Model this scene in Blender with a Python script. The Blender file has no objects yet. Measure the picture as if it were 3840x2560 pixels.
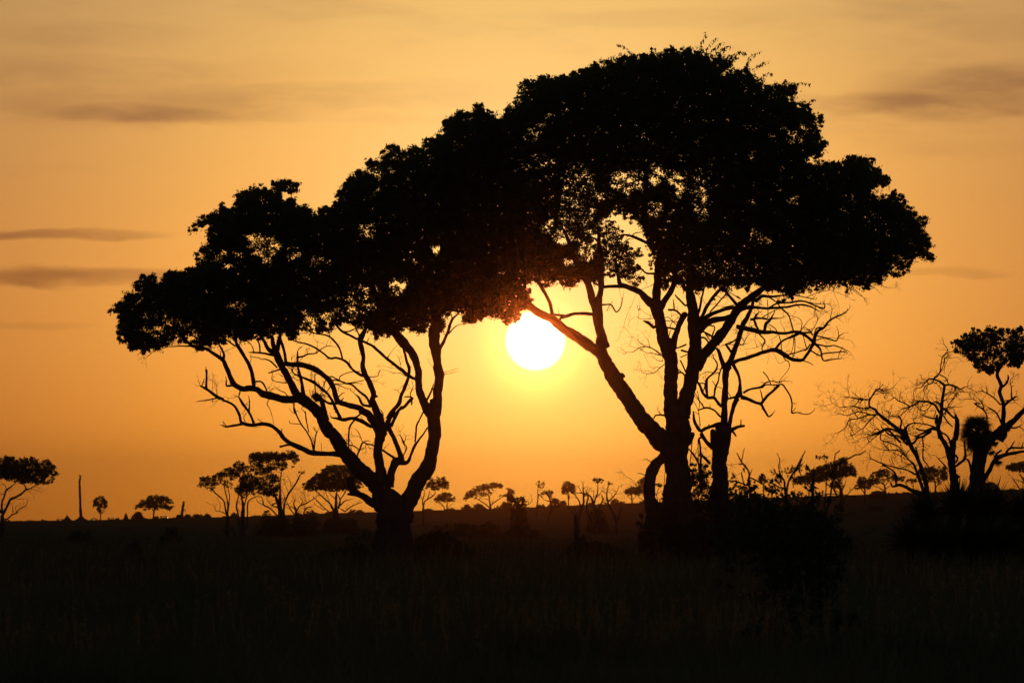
# Sunrise over a dry plain: two spreading trees in silhouette, a dead tree beside them, far flat-topped trees.
# Units are metres.  The camera stands at the origin, 1.5 m above the plain, and looks along +Y.
import bpy, math, random
import numpy as np
from mathutils import Vector

random.seed(11)
RNG = np.random.default_rng(11)
HAZE_DENSITY = 2.0e-4
HAZE_COLOR = (.125, .11, .095, 1)
HAZE_G = 0.9965
SUN_POWER = 0.078
SUN_COLOR = (1.0, 0.17, 0.02)
EXPOSURE = 0.0
NISHITA = 0.004
# sky colour outwards from the sun (degrees) at the sun's own height
SKY_RADIAL = [(0.0, (1.4, .72, .27)), (.4, (1.32, .675, .215)), (.6, (1.27, .65, .19)), (1.0, (1.2, .63, .16)), (1.5, (1.15, .565, .125)), (2.0, (1.05, .49, .102)), (2.6, (.96, .415, .078)), (3.3, (.85, .35, .061)), (4.0, (.72, .29, .053)), (5.0, (.585, .228, .045)), (6.5, (.44, .175, .037)), (9.0, (.25, .10, .026)), (15, (.12, .062, .024)), (30, (.058, .040, .022)), (60, (.030, .028, .018)), (180, (.024, .025, .016))]
# change with height above or below the sun; the haze itself dims the lowest sky
SKY_VERT = [(-3, (.9, .5, .38)), (-1.6, (1.20, .95, .57)), (-.8, (1.34, 1.18, .89)), (0, (1.25, 1.25, 1.25)), (1.2, (1.13, 1.28, 1.70)), (2.4, (1.05, 1.39, 2.25)), (3.4, (.99, 1.48, 2.75)), (6, (.96, 1.56, 3.2))]
SKY_VERT = [(a, tuple(v / 3.5 for v in c)) for a, c in SKY_VERT]
SKY_RADIAL = [(a, tuple(v * 3.5 for v in c)) for a, c in SKY_RADIAL]
CLOUDS = [  # image px, py, half width, half height, strength, raggedness
    (230, 884, 430, 30, .68, .35), (60, 884, 320, 28, .25, .3), (330, 1040, 560, 44, .75, .3), (80, 1034, 280, 46, .25, .3), (520, 428, 370, 40, .42, .5), (620, 400, 700, 70, .2, .6), (120, 280, 460, 80, .34, .7), (280, 130, 520, 60, .22, .7), (1450, 345, 760, 60, .15, .7), (1330, 440, 420, 30, .10, .6),
    (3640, 350, 480, 110, .50, .5), (3780, 300, 320, 90, .28, .5), (3260, 385, 400, 44, .38, .5), (3620, 420, 360, 44, .25, .5), (3560, 1022, 260, 20, .32, .4), (2560, 60, 760, 46, .18, .7), (3760, 100, 320, 60, .18, .7), (90, 1216, 280, 18, .22, .4), (900, 250, 560, 50, .12, .7), (3700, 560, 360, 50, .08, .7)]
scene = bpy.context.scene
COL = scene.collection
EYE = 1.5
FPX = 22627.0                                   # focal length in image pixels (a 212 mm lens)
PITCH = math.atan((1940.0 - 1280.0) / FPX)
CP, SP = math.cos(PITCH), math.sin(PITCH)


def P(px, py, Y):
    """Image pixel (px right, py down) and distance Y north -> world point(s)."""
    px = np.asarray(px, float); py = np.asarray(py, float)
    up = (1280.0 - py) / FPX
    dx = (px - 1920.0) / FPX
    dy = CP - SP * up
    dz = SP + CP * up
    s = Y / dy
    return np.stack([dx * s, np.broadcast_to(Y, px.shape).astype(float) if np.ndim(Y) == 0 else np.asarray(Y, float), EYE + dz * s], -1)


# ---------------------------------------------------------------- materials
def mat(name, c1, c2, scale=6.0, rough=0.85, bump=0.0, spec=0.2, transl=0.0, stretch=(1, 1, 1)):
    m = bpy.data.materials.new(name); m.use_nodes = True
    nt = m.node_tree; N = nt.nodes; L = nt.links
    b = N['Principled BSDF']
    tc = N.new('ShaderNodeTexCoord'); mp = N.new('ShaderNodeMapping'); mp.inputs['Scale'].default_value = stretch
    no = N.new('ShaderNodeTexNoise'); no.inputs['Scale'].default_value = scale; no.inputs['Detail'].default_value = 6
    rp = N.new('ShaderNodeValToRGB')
    rp.color_ramp.elements[0].position = 0.3; rp.color_ramp.elements[0].color = (*c1, 1)
    rp.color_ramp.elements[1].position = 0.7; rp.color_ramp.elements[1].color = (*c2, 1)
    L.new(tc.outputs['Object'], mp.inputs['Vector']); L.new(mp.outputs['Vector'], no.inputs['Vector'])
    L.new(no.outputs['Fac'], rp.inputs['Fac']); L.new(rp.outputs['Color'], b.inputs['Base Color'])
    b.inputs['Roughness'].default_value = rough
    b.inputs['Specular IOR Level'].default_value = spec
    if bump:
        bp = N.new('ShaderNodeBump'); bp.inputs['Strength'].default_value = bump; bp.inputs['Distance'].default_value = 0.03
        L.new(no.outputs['Fac'], bp.inputs['Height']); L.new(bp.outputs['Normal'], b.inputs['Normal'])
    if transl:
        t = N.new('ShaderNodeBsdfTranslucent'); mx = N.new('ShaderNodeMixShader')
        mx.inputs['Fac'].default_value = transl
        L.new(rp.outputs['Color'], t.inputs['Color']); L.new(b.outputs['BSDF'], mx.inputs[1]); L.new(t.outputs['BSDF'], mx.inputs[2])
        L.new(mx.outputs['Shader'], N['Material Output'].inputs['Surface'])
    return m


M_BARK = mat('bark', (0.055, 0.043, 0.032), (0.085, 0.066, 0.05), 9, 0.9, 0.5, 0.1, 0, (1, 1, 0.25))
M_DEAD = mat('dead_wood', (0.07, 0.055, 0.042), (0.105, 0.084, 0.066), 12, 0.9, 0.4, 0.1, 0, (1, 1, 0.2))
M_LEAF = mat('foliage', (0.035, 0.055, 0.018), (0.06, 0.085, 0.03), 1.2, 0.8, 0, 0.1)
M_LEAF2 = mat('dry_foliage', (0.05, 0.055, 0.022), (0.075, 0.08, 0.035), 1.0, 0.8, 0, 0.1)
M_SPIKE = mat('spiky_leaf', (0.035, 0.05, 0.025), (0.055, 0.075, 0.035), 2.0, 0.7, 0, 0.1)
M_MOUND = mat('termite_earth', (0.06, 0.042, 0.03), (0.11, 0.08, 0.055), 5, 0.95, 0.6, 0.05)
M_SOIL = mat('plain_soil', (0.045, 0.04, 0.022), (0.10, 0.085, 0.045), 0.35, 0.98, 0, 0.0)
M_GRASS = mat('dry_grass', (0.07, 0.066, 0.028), (0.17, 0.14, 0.062), 0.5, 0.9, 0, 0.05, 0.35)
M_WEED = mat('weed_heads', (0.16, 0.10, 0.04), (0.30, 0.19, 0.08), 0.7, 0.9, 0, 0.05, 0.6)
M_THATCH = mat('thatch', (0.07, 0.055, 0.035), (0.12, 0.095, 0.06), 8, 0.95, 0.3, 0.05)
M_WALL = mat('pale_wall', (0.30, 0.26, 0.18), (0.42, 0.37, 0.27), 3, 0.9, 0, 0.1)


# ---------------------------------------------------------------- mesh collection
class MB:
    def __init__(self):
        self.v = []; self.f = []; self.n = 0
        self.q = []                              # (verts Nx4x3) blocks of loose quads

    def add(self, verts, faces):
        self.v.append(np.asarray(verts, float)); self.f.extend([[i + self.n for i in f] for f in faces]); self.n += len(verts)

    def quads(self, arr):
        if len(arr): self.q.append(np.asarray(arr, float))

    def empty(self):
        return not self.v and not self.q

    def build(self, name, material, parent=None, origin=(0, 0, 0), smooth=True):
        org = np.array(origin, float)
        V = [np.concatenate(self.v)] if self.v else []
        nq = 0
        if self.q:
            Q = np.concatenate(self.q).reshape(-1, 3); V.append(Q); nq = len(Q) // 4
        V = np.concatenate(V) - org
        counts = np.array([len(f) for f in self.f] + [4] * nq, np.int32)
        loops = np.array([i for f in self.f for i in f], np.int32)
        if nq: loops = np.concatenate([loops, np.arange(self.n, self.n + nq * 4, dtype=np.int32)])
        me = bpy.data.meshes.new(name)
        me.vertices.add(len(V)); me.vertices.foreach_set('co', V.astype(np.float32).ravel())
        me.loops.add(len(loops)); me.loops.foreach_set('vertex_index', loops)
        me.polygons.add(len(counts))
        me.polygons.foreach_set('loop_start', np.concatenate([[0], np.cumsum(counts)[:-1]]).astype(np.int32))
        sm = np.zeros(len(counts), bool); sm[:len(self.f)] = smooth
        me.polygons.foreach_set('use_smooth', sm)
        me.update(calc_edges=True); me.validate()
        me.materials.append(material)
        o = bpy.data.objects.new(name, me); COL.objects.link(o)
        if parent is not None: o.parent = parent
        else: o.location = org
        return o


def tag(o, label, cat, group=None, kind=None):
    if label: o['label'] = label
    if cat: o['category'] = cat
    if group: o['group'] = group
    if kind: o['kind'] = kind
    return o


def thing(name, label, cat, loc, group=None):
    o = bpy.data.objects.new(name, None); COL.objects.link(o)
    o.empty_display_size = 0.5; o.location = loc
    return tag(o, label, cat, group)


# ---------------------------------------------------------------- limbs
def frame(x0, y0, s):
    def conv(txt):
        out = []
        for t in txt.split():
            a = t.split(',')
            x, y = float(a[0]) * s + x0, float(a[1]) * s + y0
            out.append((x, y, float(a[2]) * s) if len(a) > 2 else (x, y))
        return np.array(out)
    return conv


FA = frame(640, 1150, .2723); FB = frame(1120, 1150, .2723); FC = frame(640, 1500, .39975); FD = frame(1200, 1500, .39975)
FE = frame(1760, 900, .2723); FF = frame(2300, 900, .2723); FG = frame(2200, 1250, .2723); FH = frame(2600, 1050, .2723)
FI = frame(2600, 1350, .2723); FJ = frame(2300, 1620, .2723); FK = frame(3100, 1150, .31463); FL = frame(3100, 1600, .31463)
FM = frame(0, 1680, .20408); FN = frame(420, 1680, .20408); FO = frame(720, 1660, .20408); FQ = frame(1100, 1660, .20408)
FR = frame(1500, 1700, .20408); FS = frame(1900, 1700, .2551); FT = frame(2650, 1650, .2551)
Fb = frame(640, 600, .40816); Fc = frame(1200, 200, .40816); Fd = frame(1900, 80, .40816); Fe = frame(2560, 80, .40816)
Ff = frame(2560, 560, .40816); Fg = frame(1900, 560, .40816); Fh = frame(1300, 800, .40816); Fi = frame(380, 800, .40816)
F0 = frame(0, 0, 1.0)


def resample(p, step):
    """Catmull-Rom through the traced image points, about one sample per step."""
    p = np.asarray(p, float)
    if len(p) == 1: return p
    q = np.vstack([2 * p[0] - p[1], p, 2 * p[-1] - p[-2]])
    out = []
    for i in range(1, len(q) - 2):
        a, b, c, d = q[i - 1], q[i], q[i + 1], q[i + 2]
        n = max(1, int(math.hypot(*(c - b)[:2]) / step))
        for k in range(n):
            t = k / n
            r = 0.5 * ((2 * b) + (-a + c) * t + (2 * a - 5 * b + 4 * c - d) * t * t + (-a + 3 * b - 3 * c + d) * t ** 3)
            r[2] = max(b[2] + (c[2] - b[2]) * t, 0.3)
            out.append(r)
    out.append(p[-1])
    return np.array(out)


def tube(mb, C, R, sides):
    """Sweep rings of radius R round the centre line C (world), closed at both ends."""
    C = np.asarray(C, float); R = np.asarray(R, float)
    n = len(C)
    T = np.gradient(C, axis=0); T /= (np.linalg.norm(T, axis=1)[:, None] + 1e-12)
    ref = np.array([0, 1.0, 0]) if abs(T[0][1]) < 0.9 else np.array([1.0, 0, 0])
    U = np.cross(T[0], ref); U /= np.linalg.norm(U)
    ang = np.arange(sides) * 2 * math.pi / sides
    V = []
    for i in range(n):
        U = U - T[i] * U.dot(T[i]); U /= (np.linalg.norm(U) + 1e-12)
        W = np.cross(T[i], U)
        rr = R[i] * (1 + 0.07 * np.sin(3 * ang + i * 0.5))
        V.append(C[i] + (np.cos(ang) * rr)[:, None] * U + (np.sin(ang) * rr)[:, None] * W)
    V = np.concatenate(V)
    F = []
    for i in range(n - 1):
        for k in range(sides):
            a = i * sides + k; b = i * sides + (k + 1) % sides
            F.append((a, b, b + sides, a + sides))
    V = np.vstack([V, C[0] - T[0] * R[0] * .3, C[-1] + T[-1] * R[-1] * .6])
    for k in range(sides):
        F.append(((k + 1) % sides, k, n * sides))
        F.append(((n - 1) * sides + k, (n - 1) * sides + (k + 1) % sides, n * sides + 1))
    mb.add(V, F)


class Skeleton:
    """Limbs of one tree: each new limb starts at the depth of the limb it grows from."""
    def __init__(self, Y, spread=0.55, seed=0, maxdepth=4.0):
        self.Y = Y; self.pts = np.zeros((0, 4)); self.spread = spread; self.maxd = maxdepth
        self.r = random.Random(seed); self.k = Y / FPX

    def limb(self, mb, p, rough=1.0, slope=None, twig=0, tl=60, tw=3.0, wob=1.0, join=True):
        p = np.asarray(p, float)
        w = np.median(p[:, 2])
        q = resample(p, max(3.0, min(9.0, w * .5 + 2)))
        d0 = 0.0
        if len(self.pts):
            # join the limb to whatever it grows from, at either of its ends
            def gap(e):
                d = np.hypot(self.pts[:, 0] - e[0], self.pts[:, 1] - e[1]) - self.pts[:, 3] * .8
                j = int(np.argmin(d)); return d[j], j
            g0, i = gap(q[0]); g1, i1 = gap(q[-1])
            if join and g1 < g0 and g0 > 0: q = q[::-1].copy(); g0, i = g1, i1

            if join and 0 < g0 < 90:
                n_ = max(1, int(g0 / 4)); t_ = np.linspace(0, 1, n_ + 1)[:-1, None]
                a_ = np.array([self.pts[i, 0], self.pts[i, 1], q[0, 2]])
                q = np.vstack([a_ + (q[0] - a_) * t_, q])
            d0 = self.pts[i, 2]
        elif slope is None: slope = 0.0
        if slope is None: slope = self.r.uniform(-1, 1) * self.spread
        seg = np.concatenate([[0], np.cumsum(np.hypot(np.diff(q[:, 0]), np.diff(q[:, 1])))])
        dep = np.clip(d0 + slope * seg * self.k, -self.maxd, self.maxd)
        # crooked, knotty growth
        ph = [self.r.uniform(0, 6.28) for _ in range(6)]
        amp = min(2.0, 0.3 + w * .03) * rough * wob
        fade = np.minimum(1, seg / 15)
        q[:, 0] += fade * amp * (np.sin(seg / 17 + ph[0]) * .6 + np.sin(seg / 7.3 + ph[1]) * .5)
        q[:, 1] += fade * amp * (np.sin(seg / 15 + ph[2]) * .6 + np.sin(seg / 6.1 + ph[3]) * .5)
        q[:, 2] *= 1 + rough * (0.05 * np.sin(seg / 11 + ph[4]) + 0.045 * np.sin(seg / 4.6 + ph[5]))
        C = P(q[:, 0], q[:, 1], self.Y + dep)
        R = q[:, 2] * .5 * self.k * (1 + dep / self.Y)
        tube(mb, C, R, 12 if w > 25 else 8 if w > 10 else 6 if w > 4 else 5)
        self.pts = np.vstack([self.pts, np.column_stack([q[:, 0], q[:, 1], dep, q[:, 2] * .5])])
        if w > 9 and rough >= .6 and seg[-1] > 50:      # short broken spurs and knots
            for _ in range(int(seg[-1] / 75 * self.r.uniform(.5, 1.4))):
                i = self.r.randrange(2, len(q) - 1); a = self.r.uniform(0, 6.28); l = self.r.uniform(.55, 1.0) * q[i, 2] * .5 + self.r.uniform(3, 9); ww = self.r.uniform(2, 4)
                t_ = np.linspace(0, 1, 4)[:, None]
                sp = np.hstack([q[i, :2] + t_ * l * np.array([math.cos(a), math.sin(a)]), ww * (1 - .5 * t_)])
                C_ = P(sp[:, 0], sp[:, 1], self.Y + dep[i]); tube(mb, C_, sp[:, 2] * .5 * self.k, 5)
        if twig:
            if q[-1, 2] < 16:                      # the tip frays into twigs
                a0 = math.atan2(q[-1, 1] - q[-2, 1], q[-1, 0] - q[-2, 0])
                for _ in range(self.r.randint(1, 3)):
                    self.twig(mb, q[-1, 0], q[-1, 1], a0 + self.r.uniform(-.9, .9), tl * self.r.uniform(.3, .7), min(tw, q[-1, 2]) * .8, 1)
            L = seg[-1]
            for _ in range(max(1, int(L * twig / 60 + self.r.random()))):
                i = self.r.randrange(len(q) // 5, len(q))
                self.twig(mb, q[i, 0], q[i, 1], math.atan2(*(q[min(i + 1, len(q) - 1), :2] - q[max(i - 1, 0), :2])[::-1]) + self.r.choice([-1, 1]) * self.r.uniform(.5, 1.3),
                          tl * self.r.uniform(.4, 1.2), min(tw, q[i, 2] * .6), 2)

    def twig(self, mb, x, y, a, L, w, gen):
        n = max(3, int(L / 11)); pts = [(x, y, w)]
        up = self.r.uniform(-.1, .25)
        for i in range(n):
            a += self.r.uniform(-.45, .45)
            a -= up * math.cos(a) * .5 if math.cos(a) > 0 else -up * abs(math.cos(a)) * .5
            x += math.cos(a) * L / n; y += math.sin(a) * L / n
            pts.append((x, y, max(.7, w * (1 - .7 * (i + 1) / n))))
        q = np.array(pts)
        self.limb(mb, q, rough=.6)
        if gen > 0 and L > 14:
            for _ in range(self.r.randint(1, 3)):
                i = self.r.randrange(1, len(pts))
                self.twig(mb, pts[i][0], pts[i][1], a + self.r.choice([-1, 1]) * self.r.uniform(.5, 1.2), L * self.r.uniform(.3, .6), max(.7, w * .6), gen - 1)


# ---------------------------------------------------------------- foliage
def inside(poly, X, Y):
    c = np.zeros(X.shape, bool); n = len(poly); j = n - 1
    for i in range(n):
        xi, yi = poly[i][:2]; xj, yj = poly[j][:2]
        if yi != yj:
            c ^= ((yi > Y) != (yj > Y)) & (X < (xj - xi) * (Y - yi) / (yj - yi) + xi)
        j = i
    return c


def leaf_quads(rng, centre, length, width, droop=0.35):
    n = len(centre)
    d = rng.normal(size=(n, 3)); d[:, 2] -= droop * 1.2
    d /= np.linalg.norm(d, axis=1)[:, None]
    e = np.cross(d, rng.normal(size=(n, 3))); e /= (np.linalg.norm(e, axis=1)[:, None] + 1e-9)
    L = (length * rng.uniform(.5, 1.5, n) * .5)[:, None]; W = (width * rng.uniform(.7, 1.25, n) * .5)[:, None]
    return np.stack([centre - d * L, centre + e * W - d * L * .15, centre + d * L, centre - e * W - d * L * .15], 1)


def foliage(mb, Y, polys, gaps=(), leaf=13.0, k=5.0, depth=3.0, clump=22.0, cell=3.0, edge=55.0, edge_k=.45, per=26, seed=0,
            rough=.6, aspect=.5, depth_of=None, maxn=400000):
    """Leaf clumps through the volume whose outline seen from the south is polys (polygon, density factor)."""
    rng = np.random.default_rng(seed + 7)
    allp = np.vstack([p for p, _ in polys])
    x0, y0 = allp[:, 0].min() - 10, allp[:, 1].min() - 10
    x1, y1 = allp[:, 0].max() + 10, allp[:, 1].max() + 10
    nx, ny = int((x1 - x0) / cell) + 1, int((y1 - y0) / cell) + 1
    X, Yg = np.meshgrid(x0 + (np.arange(nx) + .5) * cell, y0 + (np.arange(ny) + .5) * cell)
    D = np.zeros(X.shape)
    for p, f in polys: D = np.maximum(D, inside(p, X, Yg) * f)
    M = D > 0
    dist = np.zeros(X.shape); cur = M.copy(); nstep = max(2, int(edge / cell))
    for i in range(nstep):
        dist += cur
        z = np.pad(cur, 1)
        cur = cur & z[:-2, 1:-1] & z[2:, 1:-1] & z[1:-1, :-2] & z[1:-1, 2:]
    rel = np.clip(dist / nstep, 0, 1)
    D = D * (edge_k + (1 - edge_k) * rel)
    for p, f in gaps: D = np.where(inside(p, X, Yg), D * f, D)
    # uneven growth: smooth random field over a few clump widths
    def field(s):
        g = rng.random((int(ny * cell / s) + 3, int(nx * cell / s) + 3))
        fx = (np.arange(nx) * cell / s); fy = (np.arange(ny) * cell / s)
        ix, iy = fx.astype(int), fy.astype(int); tx, ty = fx - ix, fy - iy
        tx = tx * tx * (3 - 2 * tx); ty = ty * ty * (3 - 2 * ty)
        a = g[np.ix_(iy, ix)]; b = g[np.ix_(iy, ix + 1)]; c = g[np.ix_(iy + 1, ix)]; d = g[np.ix_(iy + 1, ix + 1)]
        return (a * (1 - tx) + b * tx) * (1 - ty)[:, None] + (c * (1 - tx) + d * tx) * ty[:, None]
    nz = field(clump * 2.6) * .6 + field(clump * 1.2) * .4
    D = D * (1 - rough + 2 * rough * np.clip((nz - .25) * 2, 0, 1))
    area = D.sum() * cell * cell
    la = leaf * leaf * aspect * .5 * .55
    n_leaf = min(maxn, int(k * area / la))
    nc = max(3, n_leaf // per)
    idx = rng.choice(D.size, nc, p=(D / D.sum()).ravel())
    cx = X.ravel()[idx] + rng.uniform(-.5, .5, nc) * cell; cy = Yg.ravel()[idx] + rng.uniform(-.5, .5, nc) * cell
    th = depth * (0.25 + .75 * np.sqrt(rel.ravel()[idx]))
    cd = rng.uniform(-1, 1, nc) * th
    s = clump * (.35 + .65 * rel.ravel()[idx]) * rng.uniform(.6, 1.2, nc)
    rep = np.repeat(np.arange(nc), per)
    n = len(rep)
    off = rng.normal(size=(n, 3)); off /= np.maximum(1, np.linalg.norm(off, axis=1) / 1.7)[:, None]
    lx = cx[rep] + off[:, 0] * s[rep] * .55; ly = cy[rep] + off[:, 1] * s[rep] * .45
    ld = cd[rep] + off[:, 2] * s[rep] * .5 * Y / FPX
    C = P(lx, ly, Y + ld)
    u = Y / FPX
    mb.quads(leaf_quads(rng, C, leaf * u, leaf * aspect * u))
    return n


def fringe(mb, Y, poly, seed, leaf=9.0, step=13.0, depth=1.6, reach=24.0):
    """Loose sprays of leaves standing out of a crown's outline."""
    rng = np.random.default_rng(seed); u = Y / FPX; out = []
    n = len(poly)
    area = .5 * sum(poly[i][0] * poly[(i + 1) % n][1] - poly[(i + 1) % n][0] * poly[i][1] for i in range(n))
    sgn = 1 if area > 0 else -1
    for i in range(n):
        a, b = poly[i], poly[(i + 1) % n]; L = math.hypot(*(b - a))
        if L < 1e-6: continue
        nrm = np.array([(b - a)[1], -(b - a)[0]]) / L * sgn
        for _ in range(rng.poisson(L / step)):
            p = a + (b - a) * rng.random()
            d = nrm + rng.normal(0, .7, 2); d /= np.linalg.norm(d) + 1e-9; l = reach * rng.uniform(.25, 1.0)
            m = rng.integers(5, 13); t = rng.random(m) - .35
            q = p + np.outer(t * l, d) + rng.normal(0, 3.0, (m, 2)) + np.array([0, 1.0]) * (np.abs(t) * 5)[:, None]
            out.append(P(q[:, 0], q[:, 1], Y + rng.uniform(-depth, depth) + rng.normal(0, .05, m)))
    c = np.concatenate(out); mb.quads(leaf_quads(rng, c, leaf * u, leaf * .42 * u, .8))


def shoot(sk, mbw, mbl, p, leaf, seed, w=2.2, n=9):
    """A leafy shoot: thin stem with leaves hanging along it."""
    rng = np.random.default_rng(seed)
    p = np.column_stack([p, np.linspace(w, .8, len(p))])
    sk.limb(mbw, p, rough=.5, join=False, slope=0.0)
    q = resample(p, 3); i = np.sort(rng.integers(0, len(q), n * 2))
    u = sk.Y / FPX
    c = P(q[i, 0] + rng.uniform(-7, 7, len(i)), q[i, 1] + rng.uniform(0, 9, len(i)), sk.Y + rng.uniform(-.05, .05, len(i)))
    mbl.quads(leaf_quads(rng, c, leaf * u, leaf * .38 * u, 1.2))


# ---------------------------------------------------------------- the plain
SKY_X = [-1500, 0, 400, 700, 900, 1200, 1600, 1720, 1900, 2120, 2340, 2700, 3200, 3350, 3760, 5000]
SKY_Y = [1953, 1953, 1948, 1939, 1937, 1924, 1913, 1909, 1905, 1895, 1886, 1872, 1855, 1848, 1835, 1815]
RIDGE = 1500.0


def ground_z(x, y):
    x = np.asarray(x, float); y = np.asarray(y, float)
    px = 1920 + FPX * x / np.maximum(y, 200)
    crest = EYE + (1940 - np.interp(px, SKY_X, SKY_Y)) * RIDGE / FPX
    t = np.clip((y - 620) / (RIDGE - 620), 0, 1)
    up = crest * (t ** 1.6)
    dn = np.clip((y - RIDGE) / 900, 0, 1); dn = dn * dn * (3 - 2 * dn)
    z = np.where(y <= RIDGE, up, crest * (1 - dn) - 3.0 * dn)
    bump = .09 * np.sin(x * .31 + y * .05) * np.sin(y * .043 + 1.3) + .05 * np.sin(x * .9 + 2) * np.sin(y * .19)
    bump += .10 * np.sin(x * .013 + y * .011) * np.clip(y / 500, 0, 1.5)
    return z + bump * np.clip((1400 - y) / 200, 0, 1)
# ---------------------------------------------------------------- the two spreading trees and the dead tree
DT = 200.0


def grow(root, origin, sk, groups, bark):
    """groups: list of (part name, [(frame, text, options)])"""
    for part, items in groups:
        mb = MB()
        for it in items:
            fr, txt = it[0], it[1]
            opt = it[2] if len(it) > 2 else {}
            sk.limb(mb, fr(txt), **opt)
        mb.build(part, bark, root, origin)


def base(px, Y):
    x = float(P(px, 1940, Y)[0])
    return (x, Y, float(ground_z(x, Y)))


TW = dict(twig=.8, tl=45, tw=2.6)
TT = dict(twig=1.5, tl=60, tw=3.0)

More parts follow.
